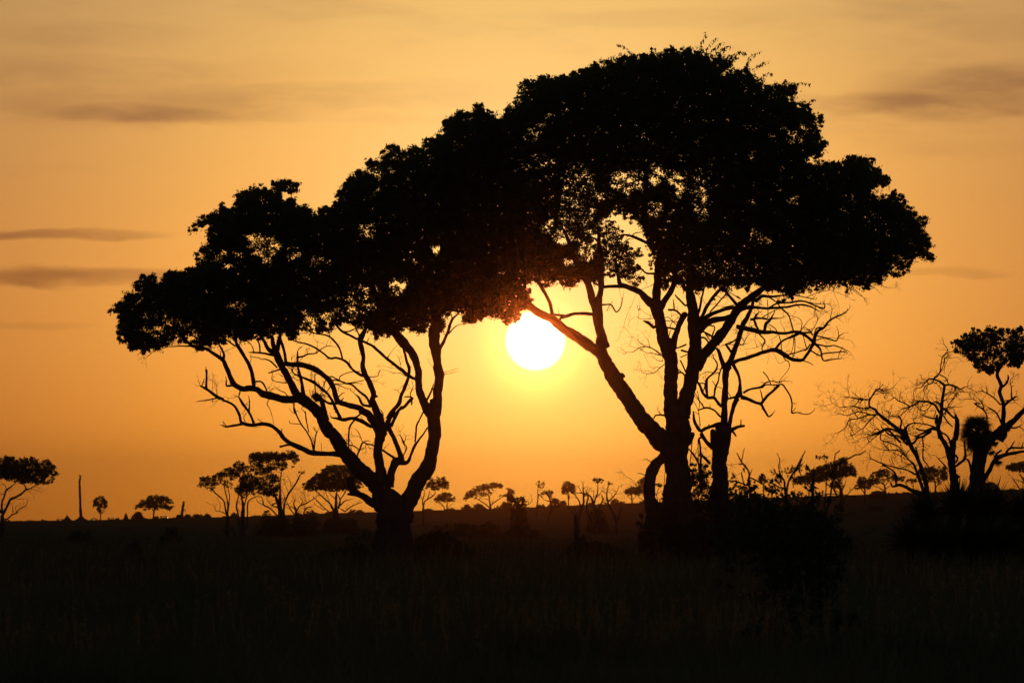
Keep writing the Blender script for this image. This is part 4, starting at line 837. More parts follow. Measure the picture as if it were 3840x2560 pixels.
# ---------------------------------------------------------------- trees farther off
def far_tree(name, label, Y, bx, crown, stems, fr, gaps=(), k=4.5, leaf=7.0, depth=2.0, clump=9, edge=10, edge_k=.55, group='trees scattered over the far plain', twig=None, seed=0, cat='tree', m=M_LEAF2, aspect=.6):
    o = base(fr('%f,0' % bx)[0][0], Y)
    r = thing(name, label, cat, o, group)
    mb = MB(); sk = Skeleton(Y, .5, seed, depth)
    for t in stems: sk.limb(mb, fr(t), wob=.35, **(twig or {}))
    # carry the stem down into the ground
    p = fr(stems[0])[0]; top = P(p[0], p[1], Y); w = p[2] * Y / FPX * .5
    g = np.array([top[0], Y, o[2] - .1])
    if top[2] > g[2] + .05: tube(mb, [g, (g + top) / 2, top], [w * 1.1, w * 1.02, w], 9)
    mb.build('trunk', M_BARK, r, o)
    if crown:
        mb = MB()
        foliage(mb, Y, [(fr(c), f) for c, f in crown], [(fr(c), f) for c, f in gaps], leaf=leaf, k=k * 1.35, depth=depth, clump=clump, cell=1.5, edge=edge * 1.5, edge_k=edge_k * .6, per=12, seed=seed, rough=.4, aspect=aspect)
        mb.build('crown', m, r, o)
    return r


FTW = dict(twig=2.2, tl=26, tw=1.6)
far_tree('umbrella_tree', 'flat-topped tree cut by the left edge of the picture', 485, 40, [('-600,250 -400,190 -150,200 0,170 80,190 70,140 240,160 290,200 370,190 450,165 540,200 560,160 610,165 680,210 740,250 820,220 880,210 970,260 990,310 1040,360 1070,440 1100,500 1060,510 960,500 1010,540 1000,600 960,620 900,660 780,660 640,660 500,640 330,640 180,620 60,560 -150,560 -500,560 -700,450', 1)],
         ['45,1690,85 42,1500,82 40,1340,80 35,1230,70', '50,1220,56 110,1110,45 160,1000,45 190,940,50 280,900,40 380,850,38 440,790,35 480,740,32 460,690,20 430,650,14', '480,760,30 560,740,25 640,690,20 720,660,10', '40,1180,42 35,1000,35 80,880,35 110,780,32 200,710,28 260,660,14', '110,740,14 90,680,14 40,640,10', '60,1300,30 130,1300,28 220,1220,25 310,1190,22 330,1140,18 450,1070,16 500,1010,12 500,910,6', '240,1180,16 230,1100,12 220,1030,6', '300,1160,12 290,1080,9 360,1020,5', '480,765,12 540,790,9 600,830,5', '560,745,10 640,760,8 740,800,4', '640,705,9 740,740,7 820,770,4', '20,1180,50 -60,1050,40 -180,900,35 -300,700,25', '100,860,16 40,840,12 -20,800,8', '200,900,14 330,930,10 420,930,8'], FM, leaf=8, depth=4, clump=12, twig=dict(twig=1.2, tl=22, tw=1.6), seed=101)
FARG = 'trees scattered over the far plain'
far_tree('umbrella_tree', 'small flat-topped tree alone on the skyline, right of the far palm', 1440, 765, [('380,1060 480,1030 500,980 550,940 640,930 640,890 740,860 800,850 880,880 920,865 1010,880 1060,920 1130,960 1130,1020 1080,1030 1000,1000 1060,1060 1140,1040 1150,1070 1100,1130 1040,1140 940,1100 860,1140 800,1120 740,1110 640,1130 550,1160 560,1130 640,1080 560,1090 420,1120 410,1100 470,1070', 1)],
         ['760,1310,40 765,1230,32 775,1150,28 800,1080,18', '768,1180,20 740,1110,14 700,1080,8'], FN, leaf=5, depth=6, clump=7, edge=7, seed=102)
far_tree('leafy_tree', 'slender feathery tree, leftmost of the middle-distance group', 520, 655, [('70,790 140,700 130,640 190,600 260,620 330,610 380,570 470,550 500,510 560,500 640,430 760,390 850,330 930,350 960,390 1040,420 1060,560 900,560 860,640 760,680 700,720 780,760 720,830 600,800 560,740 480,760 420,820 380,880 300,840 220,830 160,800', 1), ('270,910 350,930 340,980 260,990', .5)],
         ['650,1560,62 650,1350,60 620,1250,30 590,1080,28 520,1000,26 430,920,24 360,850,18 250,800,10', '655,1320,36 660,1150,30 640,1000,22 600,850,18 590,740,12', '665,1250,24 690,1000,20 670,850,16 650,730,10', '630,1310,20 560,1270,16 490,1250,16 430,1240,14 420,1180,10 390,1140,8 300,1115,4', '510,1230,10 520,1140,9 470,1030,7'], FO, k=2.3, leaf=7, depth=2, clump=11, edge=8, twig=dict(twig=1.5, tl=22, tw=1.5), seed=103, gaps=[('560,620 700,600 760,700 620,720', .5)], edge_k=.4)
far_tree('leafy_tree', 'dense low tree with several stems, middle of the middle-distance group', 530, 930, [('790,880 785,840 830,790 850,700 860,600 900,570 1060,560 1150,560 1200,640 1250,760 1500,900 1500,980 1350,980 1200,950 1080,940 1000,1000 920,1000 850,950', 1)],
         ['930,1600,112 930,1330,76 940,1200,60 930,1100,40 910,1000,30 900,900,18', '860,1520,40 850,1320,40 820,1200,34 825,1100,30 850,1000,25 860,900,16', '1005,1560,30 1020,1300,28 1025,1100,28 1080,1030,22 1150,1000,18 1210,970,10', '955,1170,30 1000,1000,24 1020,900,14', '870,1090,12 900,1130,10', '850,1220,10 890,1270,14'], FO, k=3.8, leaf=7, clump=11, twig=dict(twig=1.2, tl=16, tw=1.4), seed=104)
far_tree('leafy_tree', 'tallest tree of the middle-distance group, with a flat ragged top', 515, 1650, [('1040,290 1050,200 1130,185 1240,160 1330,160 1420,130 1440,170 1560,170 1680,180 1760,150 1870,160 1930,210 1980,280 1940,380 1880,370 1800,300 1700,320 1760,400 1740,480 1660,510 1540,490 1440,530 1500,560 1600,640 1600,800 1560,960 1480,980 1360,900 1200,760 1160,540 1060,530', 1), ('1930,540 2050,520 2100,570 1990,600', .5), ('1780,400 1880,440 1890,500 1790,440', .5)],
         ['1650,1620,170 1650,1450,160 1650,1350,140 1640,1250,112', '1620,1260,70 1590,1150,60 1560,1050,60 1530,980,40 1450,850,24 1300,650,12', '1630,1200,60 1618,1080,56 1615,1000,52 1620,850,35 1620,700,28 1640,560,22 1650,500,14', '1680,1260,50 1690,1200,40 1710,1080,36 1770,940,36 1860,820,32 1930,700,30 1980,600,24 2050,540,12', '1580,1360,34 1480,1240,30 1400,1180,28 1320,1140,28 1300,1050,20 1280,990,10', '1440,1195,20 1290,1130,18 1210,1080,14 1190,1040,6', '1600,1190,30 1480,1150,22 1400,1080,14 1370,1010,6', '1640,560,14 1560,520,10', '1660,1100,18 1700,1010,16 1680,920,12 1640,860,8', '1820,860,14 1810,720,12 1760,620,7', '1780,940,14 1720,780,9 1690,700,6', '1560,1100,16 1500,1120,30 1460,1150,10'], FO, k=3.9, leaf=7, clump=12, gaps=[('1280,330 1500,300 1600,360 1400,450 1280,390', .3), ('1150,560 1400,560 1600,760 1400,900 1200,760', .45)], twig=dict(twig=1.6, tl=26, tw=1.6), seed=105)
far_tree('bare_bush', 'leafless twiggy bush right of the middle-distance trees', 525, 1920, None, ['1920,1600,64 1910,1250,46 1880,1160,24 1870,1090,22 1910,1030,12', '1930,1240,28 1980,1160,26 2100,1110,24 2200,1050,18 2320,960,8', '1990,1150,16 2030,1080,14 1980,980,6', '2100,1110,12 2080,1000,10 2050,930,6', '2050,1300,24 2070,1240,22 2110,1190,25 2210,1165,8', '1870,1300,26 1800,1200,20 1740,1080,16', '1930,1260,20 1840,1180,16 1780,1200,10'], FO, twig=dict(twig=3.4, tl=40, tw=1.8), seed=106, cat='bush', group='bushes on the far plain')
far_tree('umbrella_tree', 'dense dome-topped tree seen behind the left trunk', 690, 780, [('150,780 250,690 330,650 420,560 510,540 490,490 610,430 720,400 830,410 920,400 1100,480 1200,660 1260,760 1280,800 1220,840 1100,880 960,880 700,900 560,880 420,880 280,880 190,850', 1)],
         ['780,1560,140 780,1300,112 780,1200,64 785,1050,46 790,950,36 800,880,22', '740,1250,42 680,1120,34 580,1030,28 490,950,22 420,890,12', '830,1200,38 860,1060,30 840,1000,26 820,950,18', '845,1160,28 960,1060,22 1080,1030,8', '865,1035,22 940,930,20 970,880,12', '660,1270,24 520,1150,20 440,1060,16 380,1010,8', '950,1260,24 1060,1170,22 1240,1090,12', '700,1200,16 640,1020,14 600,920,10', '780,1040,18 700,960,14 640,900,10', '560,1230,14 480,1180,12 400,1130,6'], FQ, leaf=6, depth=4, clump=9, twig=dict(twig=1.6, tl=20, tw=1.5), seed=107, k=5)
far_tree('leafy_tree', 'young tree with a tufted crown just right of the left trunk', 800, 430, [('420,680 480,600 520,500 560,430 620,425 660,480 680,415 720,440 810,430 850,470 870,520 920,510 900,580 910,650 840,670 720,670 620,680 560,640 500,640', 1)],
         ['430,1400,45 428,1200,42 425,1040,38 440,920,28 460,870,24 520,830,24 600,780,22 640,740,18 650,690,14', '422,960,24 415,860,22 440,770,20 450,690,14', '500,835,16 540,740,16 540,680,10', '412,845,14 370,760,8', '600,780,10 560,720,8'], FR, leaf=6, depth=3, clump=8, edge=7, k=3.4, gaps=[('620,430 680,430 670,500 630,500', .2)], seed=108)
far_tree('umbrella_tree', 'little flat-topped tree on the skyline below the sun, with two thin stems', 1450, 850, [('615,890 640,800 720,740 820,705 900,720 960,750 920,810 1000,790 1020,830 980,840 1030,880 860,890 750,910 670,900', 1)], ['830,1045,24 790,950,16 740,900,10', '870,1045,28 865,950,20 870,890,14', '880,1020,10 920,950,8 1000,910,4', '800,970,10 700,910,6'], FR, leaf=4.5, depth=6, clump=7, edge=6, k=3.6, seed=109)
far_tree('umbrella_tree', 'wide flat-topped tree on the skyline under the sun', 1450, 1660, [('1145,840 1190,800 1200,720 1300,670 1400,600 1530,555 1650,550 1700,525 1800,540 1900,570 1910,610 1820,640 1700,640 1600,660 1500,700 1370,740 1340,820 1250,830 1190,880', 1), ('1360,740 1500,700 1700,650 1720,720 1640,760 1500,830 1380,840', .35), ('1950,640 2000,625 2070,670 2120,710 2090,760 2000,780 1880,790 1830,800 1820,770 1960,740 1980,690', .9)],
         ['1660,1030,52 1660,950,36 1640,850,26 1630,770,22 1550,740,16 1470,720,8', '1640,990,24 1590,940,22 1480,870,18 1400,820,14 1340,790,7', '1675,950,24 1740,890,20 1830,830,16 1900,780,10', '1685,930,14 1720,850,7', '1640,850,12 1560,830,9 1480,830,6', '1635,800,12 1700,720,9 1780,650,6'], FR, leaf=4.5, depth=8, clump=7, edge=5, k=3.6, seed=110)
far_tree('leafy_tree', 'dark squat tree with a lumpy top, left of the slim trees under the sun', 640, 175, [('-10,690 0,620 60,600 150,640 230,610 290,690 270,740 200,700 150,760 80,740', 1), ('40,740 150,730 285,735 290,900 310,1060 50,1060 60,900', .7)], ['175,1060,90 170,900,80 160,760,60 100,690,20', '200,800,50 240,720,40 250,640,20', '280,750,12 330,740,10 370,690,8 360,620,4', '330,740,8 300,700,5'], FS, leaf=7, depth=2, clump=10, edge=8, k=3.5, twig=dict(twig=1.4, tl=20, tw=1.4), seed=111)
far_tree('leafy_tree', 'slim tree with a tiny tufted top, left of the far palm', 1100, 445, [('430,440 500,390 550,420 570,500 470,510', .9)], ['440,820,26 460,650,16 455,540,12 470,470,8', '455,560,8 520,500,6'], FS, leaf=5, depth=2, clump=6, edge=6, k=1.9, seed=112, twig=FTW)
far_tree('leafy_tree', 'leaning bushy tree next to the slim tufted tree', 900, 650, [('430,640 450,600 480,600 520,540 620,520 690,560 710,630 640,650 560,590 500,660', .9), ('630,660 700,640 760,690 740,730 640,720', .8)], ['600,960,30 660,820,34 650,730,30 625,640,22 560,570,12', '670,800,22 780,760,16 840,690,8', '630,700,14 560,680,10 520,640,8'], FS, leaf=5.5, depth=2.5, clump=7, edge=6, k=2.6, seed=113)
far_tree('fan_palm', 'fan palm with a drooping head on the skyline, just right of below the sun', 1350, 908, [('800,540 815,470 830,430 870,410 920,403 990,450 1020,510 1012,590 960,590 925,545 905,580 870,595 825,590', 1), ('895,610 935,610 930,670 900,660', .8)], ['912,790,18 908,650,18 905,540,16'], FS, leaf=6, depth=5, clump=7, edge=5, k=4, seed=114, cat='palm', group='far palms')
far_tree('bare_tree', 'leafless crooked tree beside the palm under the sun', 560, 1110, None, ['1060,960,30 1100,820,28 1130,720,34 1130,620,26 1125,520,20 1120,430,8', '1095,790,24 1060,690,20 1000,600,16 980,560,8', '1130,650,18 1170,570,14 1190,500,6', '1240,960,32 1180,840,28 1180,720,30 1200,640,26 1150,590,20 1040,575,12', '1100,560,12 1060,500,8', '1120,520,12 1170,490,8'], FS, twig=dict(twig=2.6, tl=24, tw=1.6), seed=115)
far_tree('bare_tree', 'leafless forked tree with one tiny flat crown on a thin stalk', 565, 1320, [('1250,400 1280,370 1380,358 1432,390 1390,430 1300,430', 1)], ['1340,1000,44 1330,900,44 1300,800,40 1260,700,36 1240,640,26 1170,570,16', '1285,740,26 1310,640,22 1340,560,16 1338,440,10', '1350,830,24 1380,760,22 1410,680,20 1400,620,12', '1320,640,12 1400,560,8', '1270,690,14 1280,600,8', '1390,720,12 1450,730,10 1480,760,8'], FS, leaf=6, depth=1, clump=6, edge=4, k=2.6, twig=dict(twig=2.6, tl=24, tw=1.6), seed=116)
far_tree('bare_tree', 'leafless tree curving right, with a sparse tuft, left of the big prop root', 570, 1600, [('1450,460 1500,415 1590,430 1560,462', .8)], ['1610,1010,38 1600,950,36 1560,870,32 1500,750,28 1480,680,32 1470,600,20 1490,480,12', '1500,700,24 1570,630,18 1620,560,12 1645,490,5', '1640,960,30 1670,850,24 1690,770,12', '1560,640,10 1600,600,8 1650,590,4', '1475,600,10 1440,560,6', '1480,730,14 1430,710,10'], FS, leaf=6, depth=1, clump=6, edge=4, k=2.0, twig=dict(twig=2.6, tl=24, tw=1.6), seed=117)
far_tree('umbrella_tree', 'two-tiered flat-topped tree half hidden by the big prop root', 1350, 1845, [('1725,560 1800,490 1890,470 1940,390 2020,340 2120,350 2140,460 2100,600 1930,610 1830,600 1760,620', 1)], ['1845,740,24 1840,640,18 1830,600,12', '1850,690,10 1900,620,8', '1840,690,9 1790,620,6'], FS, leaf=5, depth=7, clump=8, edge=7, k=3.5, seed=118)
far_tree('fan_palm', 'blurred far palm behind the near shrub', 1350, 830, [('740,570 780,520 860,530 920,580 870,625 760,635', 1)], ['835,800,20 830,620,16'], FT, leaf=6, depth=4, clump=7, edge=6, k=3.5, seed=119, cat='palm', group='far palms')
far_tree('leafy_tree', 'rounded far tree seen through the near shrub, right of the dead trunk', 1200, 560, [('430,760 470,690 560,650 650,690 660,770 560,790', .9), ('900,650 1000,640 1060,700 1040,780 900,780', .8)], ['560,830,30 560,740,20', '960,830,24 970,720,14'], FT, leaf=6, depth=5, clump=9, edge=8, k=2.6, seed=120)
far_tree('umbrella_tree', 'broad leaning flat-topped tree behind the near shrub', 880, 1985, [('1240,600 1300,550 1420,510 1500,460 1600,400 1700,370 1830,320 1900,300 1960,260 2080,240 2060,300 2140,340 2180,400 2210,490 2200,530 2100,540 1950,560 1850,580 1600,640 1400,660 1260,640', 1), ('1840,600 2000,570 2020,700 1950,740 1830,720 1780,650', .5)], ['1990,1000,60 1980,780,55 1950,680,42 1900,600,28', '1920,820,32 1850,700,24 1750,640,18', '1980,760,22 2030,660,14 2050,580,8', '1990,790,14 1900,740,10'], FT, leaf=6, depth=4, clump=9, edge=9, k=4.5, twig=dict(twig=1.0, tl=16, tw=1.4), seed=121)
far_tree('leafy_tree', 'rounded bushy tree, left in the hazy pair right of the near shrub', 1250, 455, [('350,670 390,590 440,580 480,620 550,690 500,750 380,740', 1)], ['455,900,26 455,720,18', '450,790,14 400,720,10'], FL, leaf=5.5, depth=4, clump=8, edge=7, k=3.4, seed=122)
far_tree('umbrella_tree', 'flat-topped tree, right in the hazy pair right of the near shrub', 1300, 695, [('470,650 560,530 640,510 720,500 780,550 850,570 940,590 930,650 820,660 760,640 700,660 560,690', 1)], ['695,790,26 690,700,20 640,660,12', '685,760,14 620,720,12 560,705,8', '700,740,12 760,700,8 800,660,6', '690,700,12 740,650,8'], FL, leaf=5.5, depth=7, clump=8, edge=7, k=3.3, seed=123, gaps=[('600,620 700,590 720,640 620,660', .4)])
far_tree('umbrella_tree', 'flat-topped tree behind the stems of the leaning bare tree', 1280, 1300, [('1060,650 1070,560 1100,510 1160,480 1280,465 1420,480 1450,570 1440,620 1350,690 1200,660', 1)], ['1300,800,26 1290,660,18 1250,600,12', '1295,720,12 1380,650,8'], FL, leaf=5.5, depth=7, clump=9, edge=8, k=3.2, seed=124, gaps=[('1250,600 1400,590 1380,680 1260,680', .5)])
far_tree('leafy_tree', 'tiny thin-stemmed tree between the hazy flat-topped trees', 1320, 1035, [('940,645 980,610 1060,618 1080,660 960,672', .9)], ['1036,770,14 1030,660,9', '1034,720,7 1000,670,5'], FL, leaf=5, depth=4, clump=6, edge=5, k=3, seed=125)
far_tree('umbrella_tree', 'flat-topped tree cut by the right edge of the picture, with bare lower twigs', 760, 2400, [('2130,500 2150,450 2250,410 2352,400 2600,420 2650,500 2400,540 2230,530', 1)], ['2405,830,46 2390,720,36 2350,640,24 2300,560,14', '2300,740,16 2250,660,14 2200,590,6', '2370,680,16 2300,640,10 2230,620,5', '2360,600,14 2420,540,10'], FL, leaf=6, depth=4, clump=9, edge=7, k=4, twig=dict(twig=2.4, tl=26, tw=1.6), seed=126)
far_tree('fan_palm', 'far palm with a shaggy head between the tall snag and the lone flat-topped tree', 1440, 1845, [('1700,960 1760,930 1770,890 1810,875 1930,890 1950,960 1990,1000 1970,1060 1930,1110 1880,1080 1870,1110 1930,1160 1840,1200 1780,1140 1800,1080 1780,1050 1720,1100 1700,1070 1730,1020', 1)], ['1846,1325,22 1845,1200,20 1842,1050,18'], FM, leaf=5, depth=4, clump=6, edge=4, k=3.6, seed=127, cat='palm', group='far palms', gaps=[('1870,1010 1930,1010 1920,1060 1880,1060', .25)])


# snag, stumps, earth cones and huts along the left skyline
def lathe(mb, px, Y, prof, n=20, wob=.06, seed=0):
    """prof: (image y, half width in image pixels); solid of revolution with a rough skin."""
    rng = np.random.default_rng(seed); k = Y / FPX
    V = []
    for (py, r) in prof:
        c = P(px, py, Y)
        a = np.arange(n) * 2 * math.pi / n
        rr = r * k * (1 + rng.normal(0, wob, n))
        V.append(np.stack([c[0] + rr * np.cos(a), c[1] + rr * np.sin(a), np.full(n, c[2])], -1))
    m = len(prof); V = np.concatenate(V)
    F = [(i * n + j, i * n + (j + 1) % n, (i + 1) * n + (j + 1) % n, (i + 1) * n + j) for i in range(m - 1) for j in range(n)]
    top = P(px, prof[-1][0], Y)
    V = np.vstack([V, top]); F += [((m - 1) * n + j, (m - 1) * n + (j + 1) % n, m * n) for j in range(n)]
    mb.add(V, F)


def fy(fr, v): return float(fr('0,%f' % v)[0][1])


DL = 1460.0
os_ = base(303, DL)
sn = thing('snag', 'tall bare upright trunk on an earth mound, by the left edge of the skyline', 'dead tree', os_)
mb = MB(); sk = Skeleton(DL, 0, 71)
sk.limb(mb, FM('1492,1330,60 1485,1200,52 1475,1050,46 1470,900,42 1465,700,42 1462,600,38 1478,530,30 1452,478,10'), rough=1.4, wob=.4)
sk.limb(mb, FM('1478,540,20 1499,498,8'), wob=.2)
mb.build('trunk', M_BARK, sn, os_)
mb = MB(); lathe(mb, FM('1490,0')[0][0], DL, [(fy(FM, 1345), 30), (fy(FM, 1315), 24), (fy(FM, 1290), 14), (fy(FM, 1262), 8), (fy(FM, 1235), 5)]); mb.build('mound', M_MOUND, sn, os_)
def mound(name, label, fr, cx, Y, prof, group='earth mounds on the plain'):
    x = float(fr('%f,0' % cx)[0][0]); s = float(fr('1,0')[0][0] - fr('0,0')[0][0])
    mb = MB(); pr = [(fy(fr, y), r * s) for y, r in prof]
    g = ground_z(*P(x, 1940, Y)[:2]); gy = 1940 + (EYE - float(g) + .15) * FPX / Y
    if gy > pr[0][0]: pr = [(gy, pr[0][1] * 1.1)] + pr
    lathe(mb, x, Y, pr, 24, .05, int(cx))
    tag(mb.build(name, M_MOUND, None, base(x, Y)), label, 'mound', group)
mound('pointed_mound', 'pointed earth mound on the skyline just left of the tall bare trunk', FM, 1235, DL, [(1345, 130), (1325, 95), (1305, 66), (1280, 42), (1258, 24), (1240, 12), (1212, 3)])
mound('pointed_mound', 'slim pointed mound on the skyline right of the far palm', FN, 255, DL, [(1300, 60), (1285, 44), (1260, 34), (1230, 24), (1205, 14), (1180, 3)])
mound('pointed_mound', 'broad dark earth cone standing in the grass of the left foreground', F0, 503, 197, [(2112, 62), (2095, 52), (2075, 38), (2055, 25), (2038, 16), (2026, 9), (2018, 3)])
ols = base(685, DL)
ln = thing('leaning_snag', 'short leaning broken trunk on the left skyline', 'dead tree', ols)
mb = MB(); sk = Skeleton(DL, 0, 72); sk.limb(mb, FN('1265,1300,70 1280,1240,60 1300,1100,46 1322,975,36'), wob=.3); sk.limb(mb, FN('1310,1150,16 1345,1120,14 1345,1170,8'), wob=.2); mb.build('trunk', M_BARK, ln, ols)
mb = MB(); lathe(mb, FN('1250,0')[0][0], DL, [(fy(FN, 1310), 17), (fy(FN, 1280), 15), (fy(FN, 1225), 13), (fy(FN, 1218), 9)], 16, .08); mb.build('stump', M_BARK, ln, ols)


def hut(label, px, y0, y1, w, Y, pitched, added_glow=None):
    """Small open shelter: roof on posts with a pale wall."""
    k = Y / FPX; o = base(px, Y); r = thing('hut', label, 'hut', o, 'huts on the left skyline')
    top = float(P(px, y0, Y)[2]); zb = o[2] - .1; hw = w * k * .5; ze = zb + (top - zb) * (.62 if pitched else .8)
    x, y = o[0], Y
    mb = MB()
    if pitched:
        mb.add([[x - hw, y - hw, ze], [x + hw, y - hw, ze], [x + hw, y + hw, ze], [x - hw, y + hw, ze], [x - hw * .25, y, top], [x + hw * .25, y, top]], [(0, 1, 5, 4), (1, 2, 5), (2, 3, 4, 5), (3, 0, 4), (3, 2, 1, 0)])
    else:
        V = [[x + sx * hw * a, y + sy * hw, z] for z, a in ((ze, 1.0), (top, .92)) for sx, sy in ((-1, -1), (1, -1), (1, 1), (-1, 1))]
        mb.add(V, [(3, 2, 1, 0), (4, 5, 6, 7), (0, 1, 5, 4), (1, 2, 6, 5), (2, 3, 7, 6), (3, 0, 4, 7)])
    mb.build('roof', M_THATCH, r, o, smooth=False)
    for sx in (-.85, .85):
        for sy in (-.85, .85):
            mb = MB(); tube(mb, [[x + sx * hw, y + sy * hw, zb], [x + sx * hw, y + sy * hw, (zb + ze) / 2], [x + sx * hw, y + sy * hw, ze + .02]], [.1, .09, .09], 6); mb.build('post', M_BARK, r, o)
    mb = MB(); a = hw * .6; V = [[x + sx * a, y + sy * a, z] for z in (zb, ze - .15) for sx, sy in ((-1, -1), (1, -1), (1, 1), (-1, 1))]
    mb.add(V, [(3, 2, 1, 0), (4, 5, 6, 7), (0, 1, 5, 4), (1, 2, 6, 5), (2, 3, 7, 6), (3, 0, 4, 7)]); mb.build('wall', M_WALL, r, o, smooth=False)
    if added_glow:  # glowing ball added to imitate a sunlit patch and a glint, no real fixture
        m = bpy.data.materials.new('added_glow_mat'); m.use_nodes = True; b = m.node_tree.nodes['Principled BSDF']
        b.inputs['Emission Color'].default_value = (1, .72, .42, 1); b.inputs['Emission Strength'].default_value = added_glow[2]
        c = P(added_glow[0], added_glow[1], Y - hw - .3); mb = MB(); u_, v_ = np.meshgrid(np.linspace(0, 2 * math.pi, 11), np.linspace(.05, math.pi - .05, 7)); q = added_glow[3]
        mb.add((np.stack([np.cos(u_) * np.sin(v_), np.sin(u_) * np.sin(v_), np.cos(v_)], -1) * q).reshape(-1, 3) + c, [(i * 11 + j, i * 11 + j + 1, (i + 1) * 11 + j + 1, (i + 1) * 11 + j) for i in range(6) for j in range(10)])
        mb.build('added_glow', m, r, o)


hut('flat-roofed low hut on the skyline, leftmost, left of the pointed mound', 225, 1944, 1956, 24, DL, False, (226, 1953, .10, .28))  # weak emission imitates the yellow sunlit patch under the roof
hut('low hut with a peaked roof between the tall bare trunk and the far palm', 353, 1941, 1957, 26, DL, True, (353, 1951, .14, .28))  # sunlit yellow patch imitated by the same weak emission
hut('flat-roofed low hut just right of the far palm', 416, 1940, 1952, 24, DL, False)
hut('low hut with one added bright glint on the skyline, right of the lone flat-topped tree', 614, 1934, 1948, 26, DL, False, (629, 1940, 1.3, .15))  # glowing ball added in place of a bright glint


# ---------------------------------------------------------------- bushes
def bush(label, fr, poly, Y, k=5, leaf=6, clump=8, depth=1.5, group='bushes on the far plain', edge=8, m=M_LEAF2, name='bush', seed=0, edge_k=.5, factor=1.0):
    p = fr(poly); cx = p[:, 0].mean()
    if Y is None:                                  # stand it where its foot meets the slope
        for Y in np.arange(300.0, 1460.0, 10):
            if 1940 + (EYE - base(cx, Y)[2]) * FPX / Y <= p[:, 1].max() + 1: break
    o = base(cx, Y)
    gy = 1940 + (EYE - o[2] + .1) * FPX / Y
    lo = p[:, 1].max()
    if gy > lo + 1:                                # let the skirt reach the ground
        xs = p[p[:, 1] > lo - .35 * (lo - p[:, 1].min())][:, 0]
        ww = xs.max() - xs.min(); hh = gy - lo; p2 = np.array([[xs.min(), lo - 2], [xs.max(), lo - 2], [xs.max() + min(.10 * ww, hh), (lo + gy) / 2], [xs.max() + min(.12 * ww, hh), gy + 2], [xs.min() - min(.14 * ww, hh), gy + 2], [xs.min() - min(.10 * ww, hh), (lo * .6 + gy * .4)]])
        polys = [(p, factor), (p2, factor)]
    else: polys = [(p, factor)]
    mb = MB(); foliage(mb, Y, polys, [], leaf=leaf, k=k, depth=depth, clump=clump, cell=1.5, edge=edge, edge_k=edge_k, per=14, seed=seed, rough=.4, aspect=.6)
    w = (p[:, 0].max() - p[:, 0].min()); rng = random.Random(seed)
    for _ in range(4):
        bx = cx + rng.uniform(-.12, .12) * w
        a = P(bx, max(gy, lo), Y); b = P(bx + rng.uniform(-.15, .15) * w, p[:, 1].mean(), Y); a[2] = o[2] - .08
        tube(mb, [a, (a + b) / 2, b], [w * .02 * Y / FPX] * 3, 5)
    return tag(mb.build(name, m, None, o), label, 'bush', group)


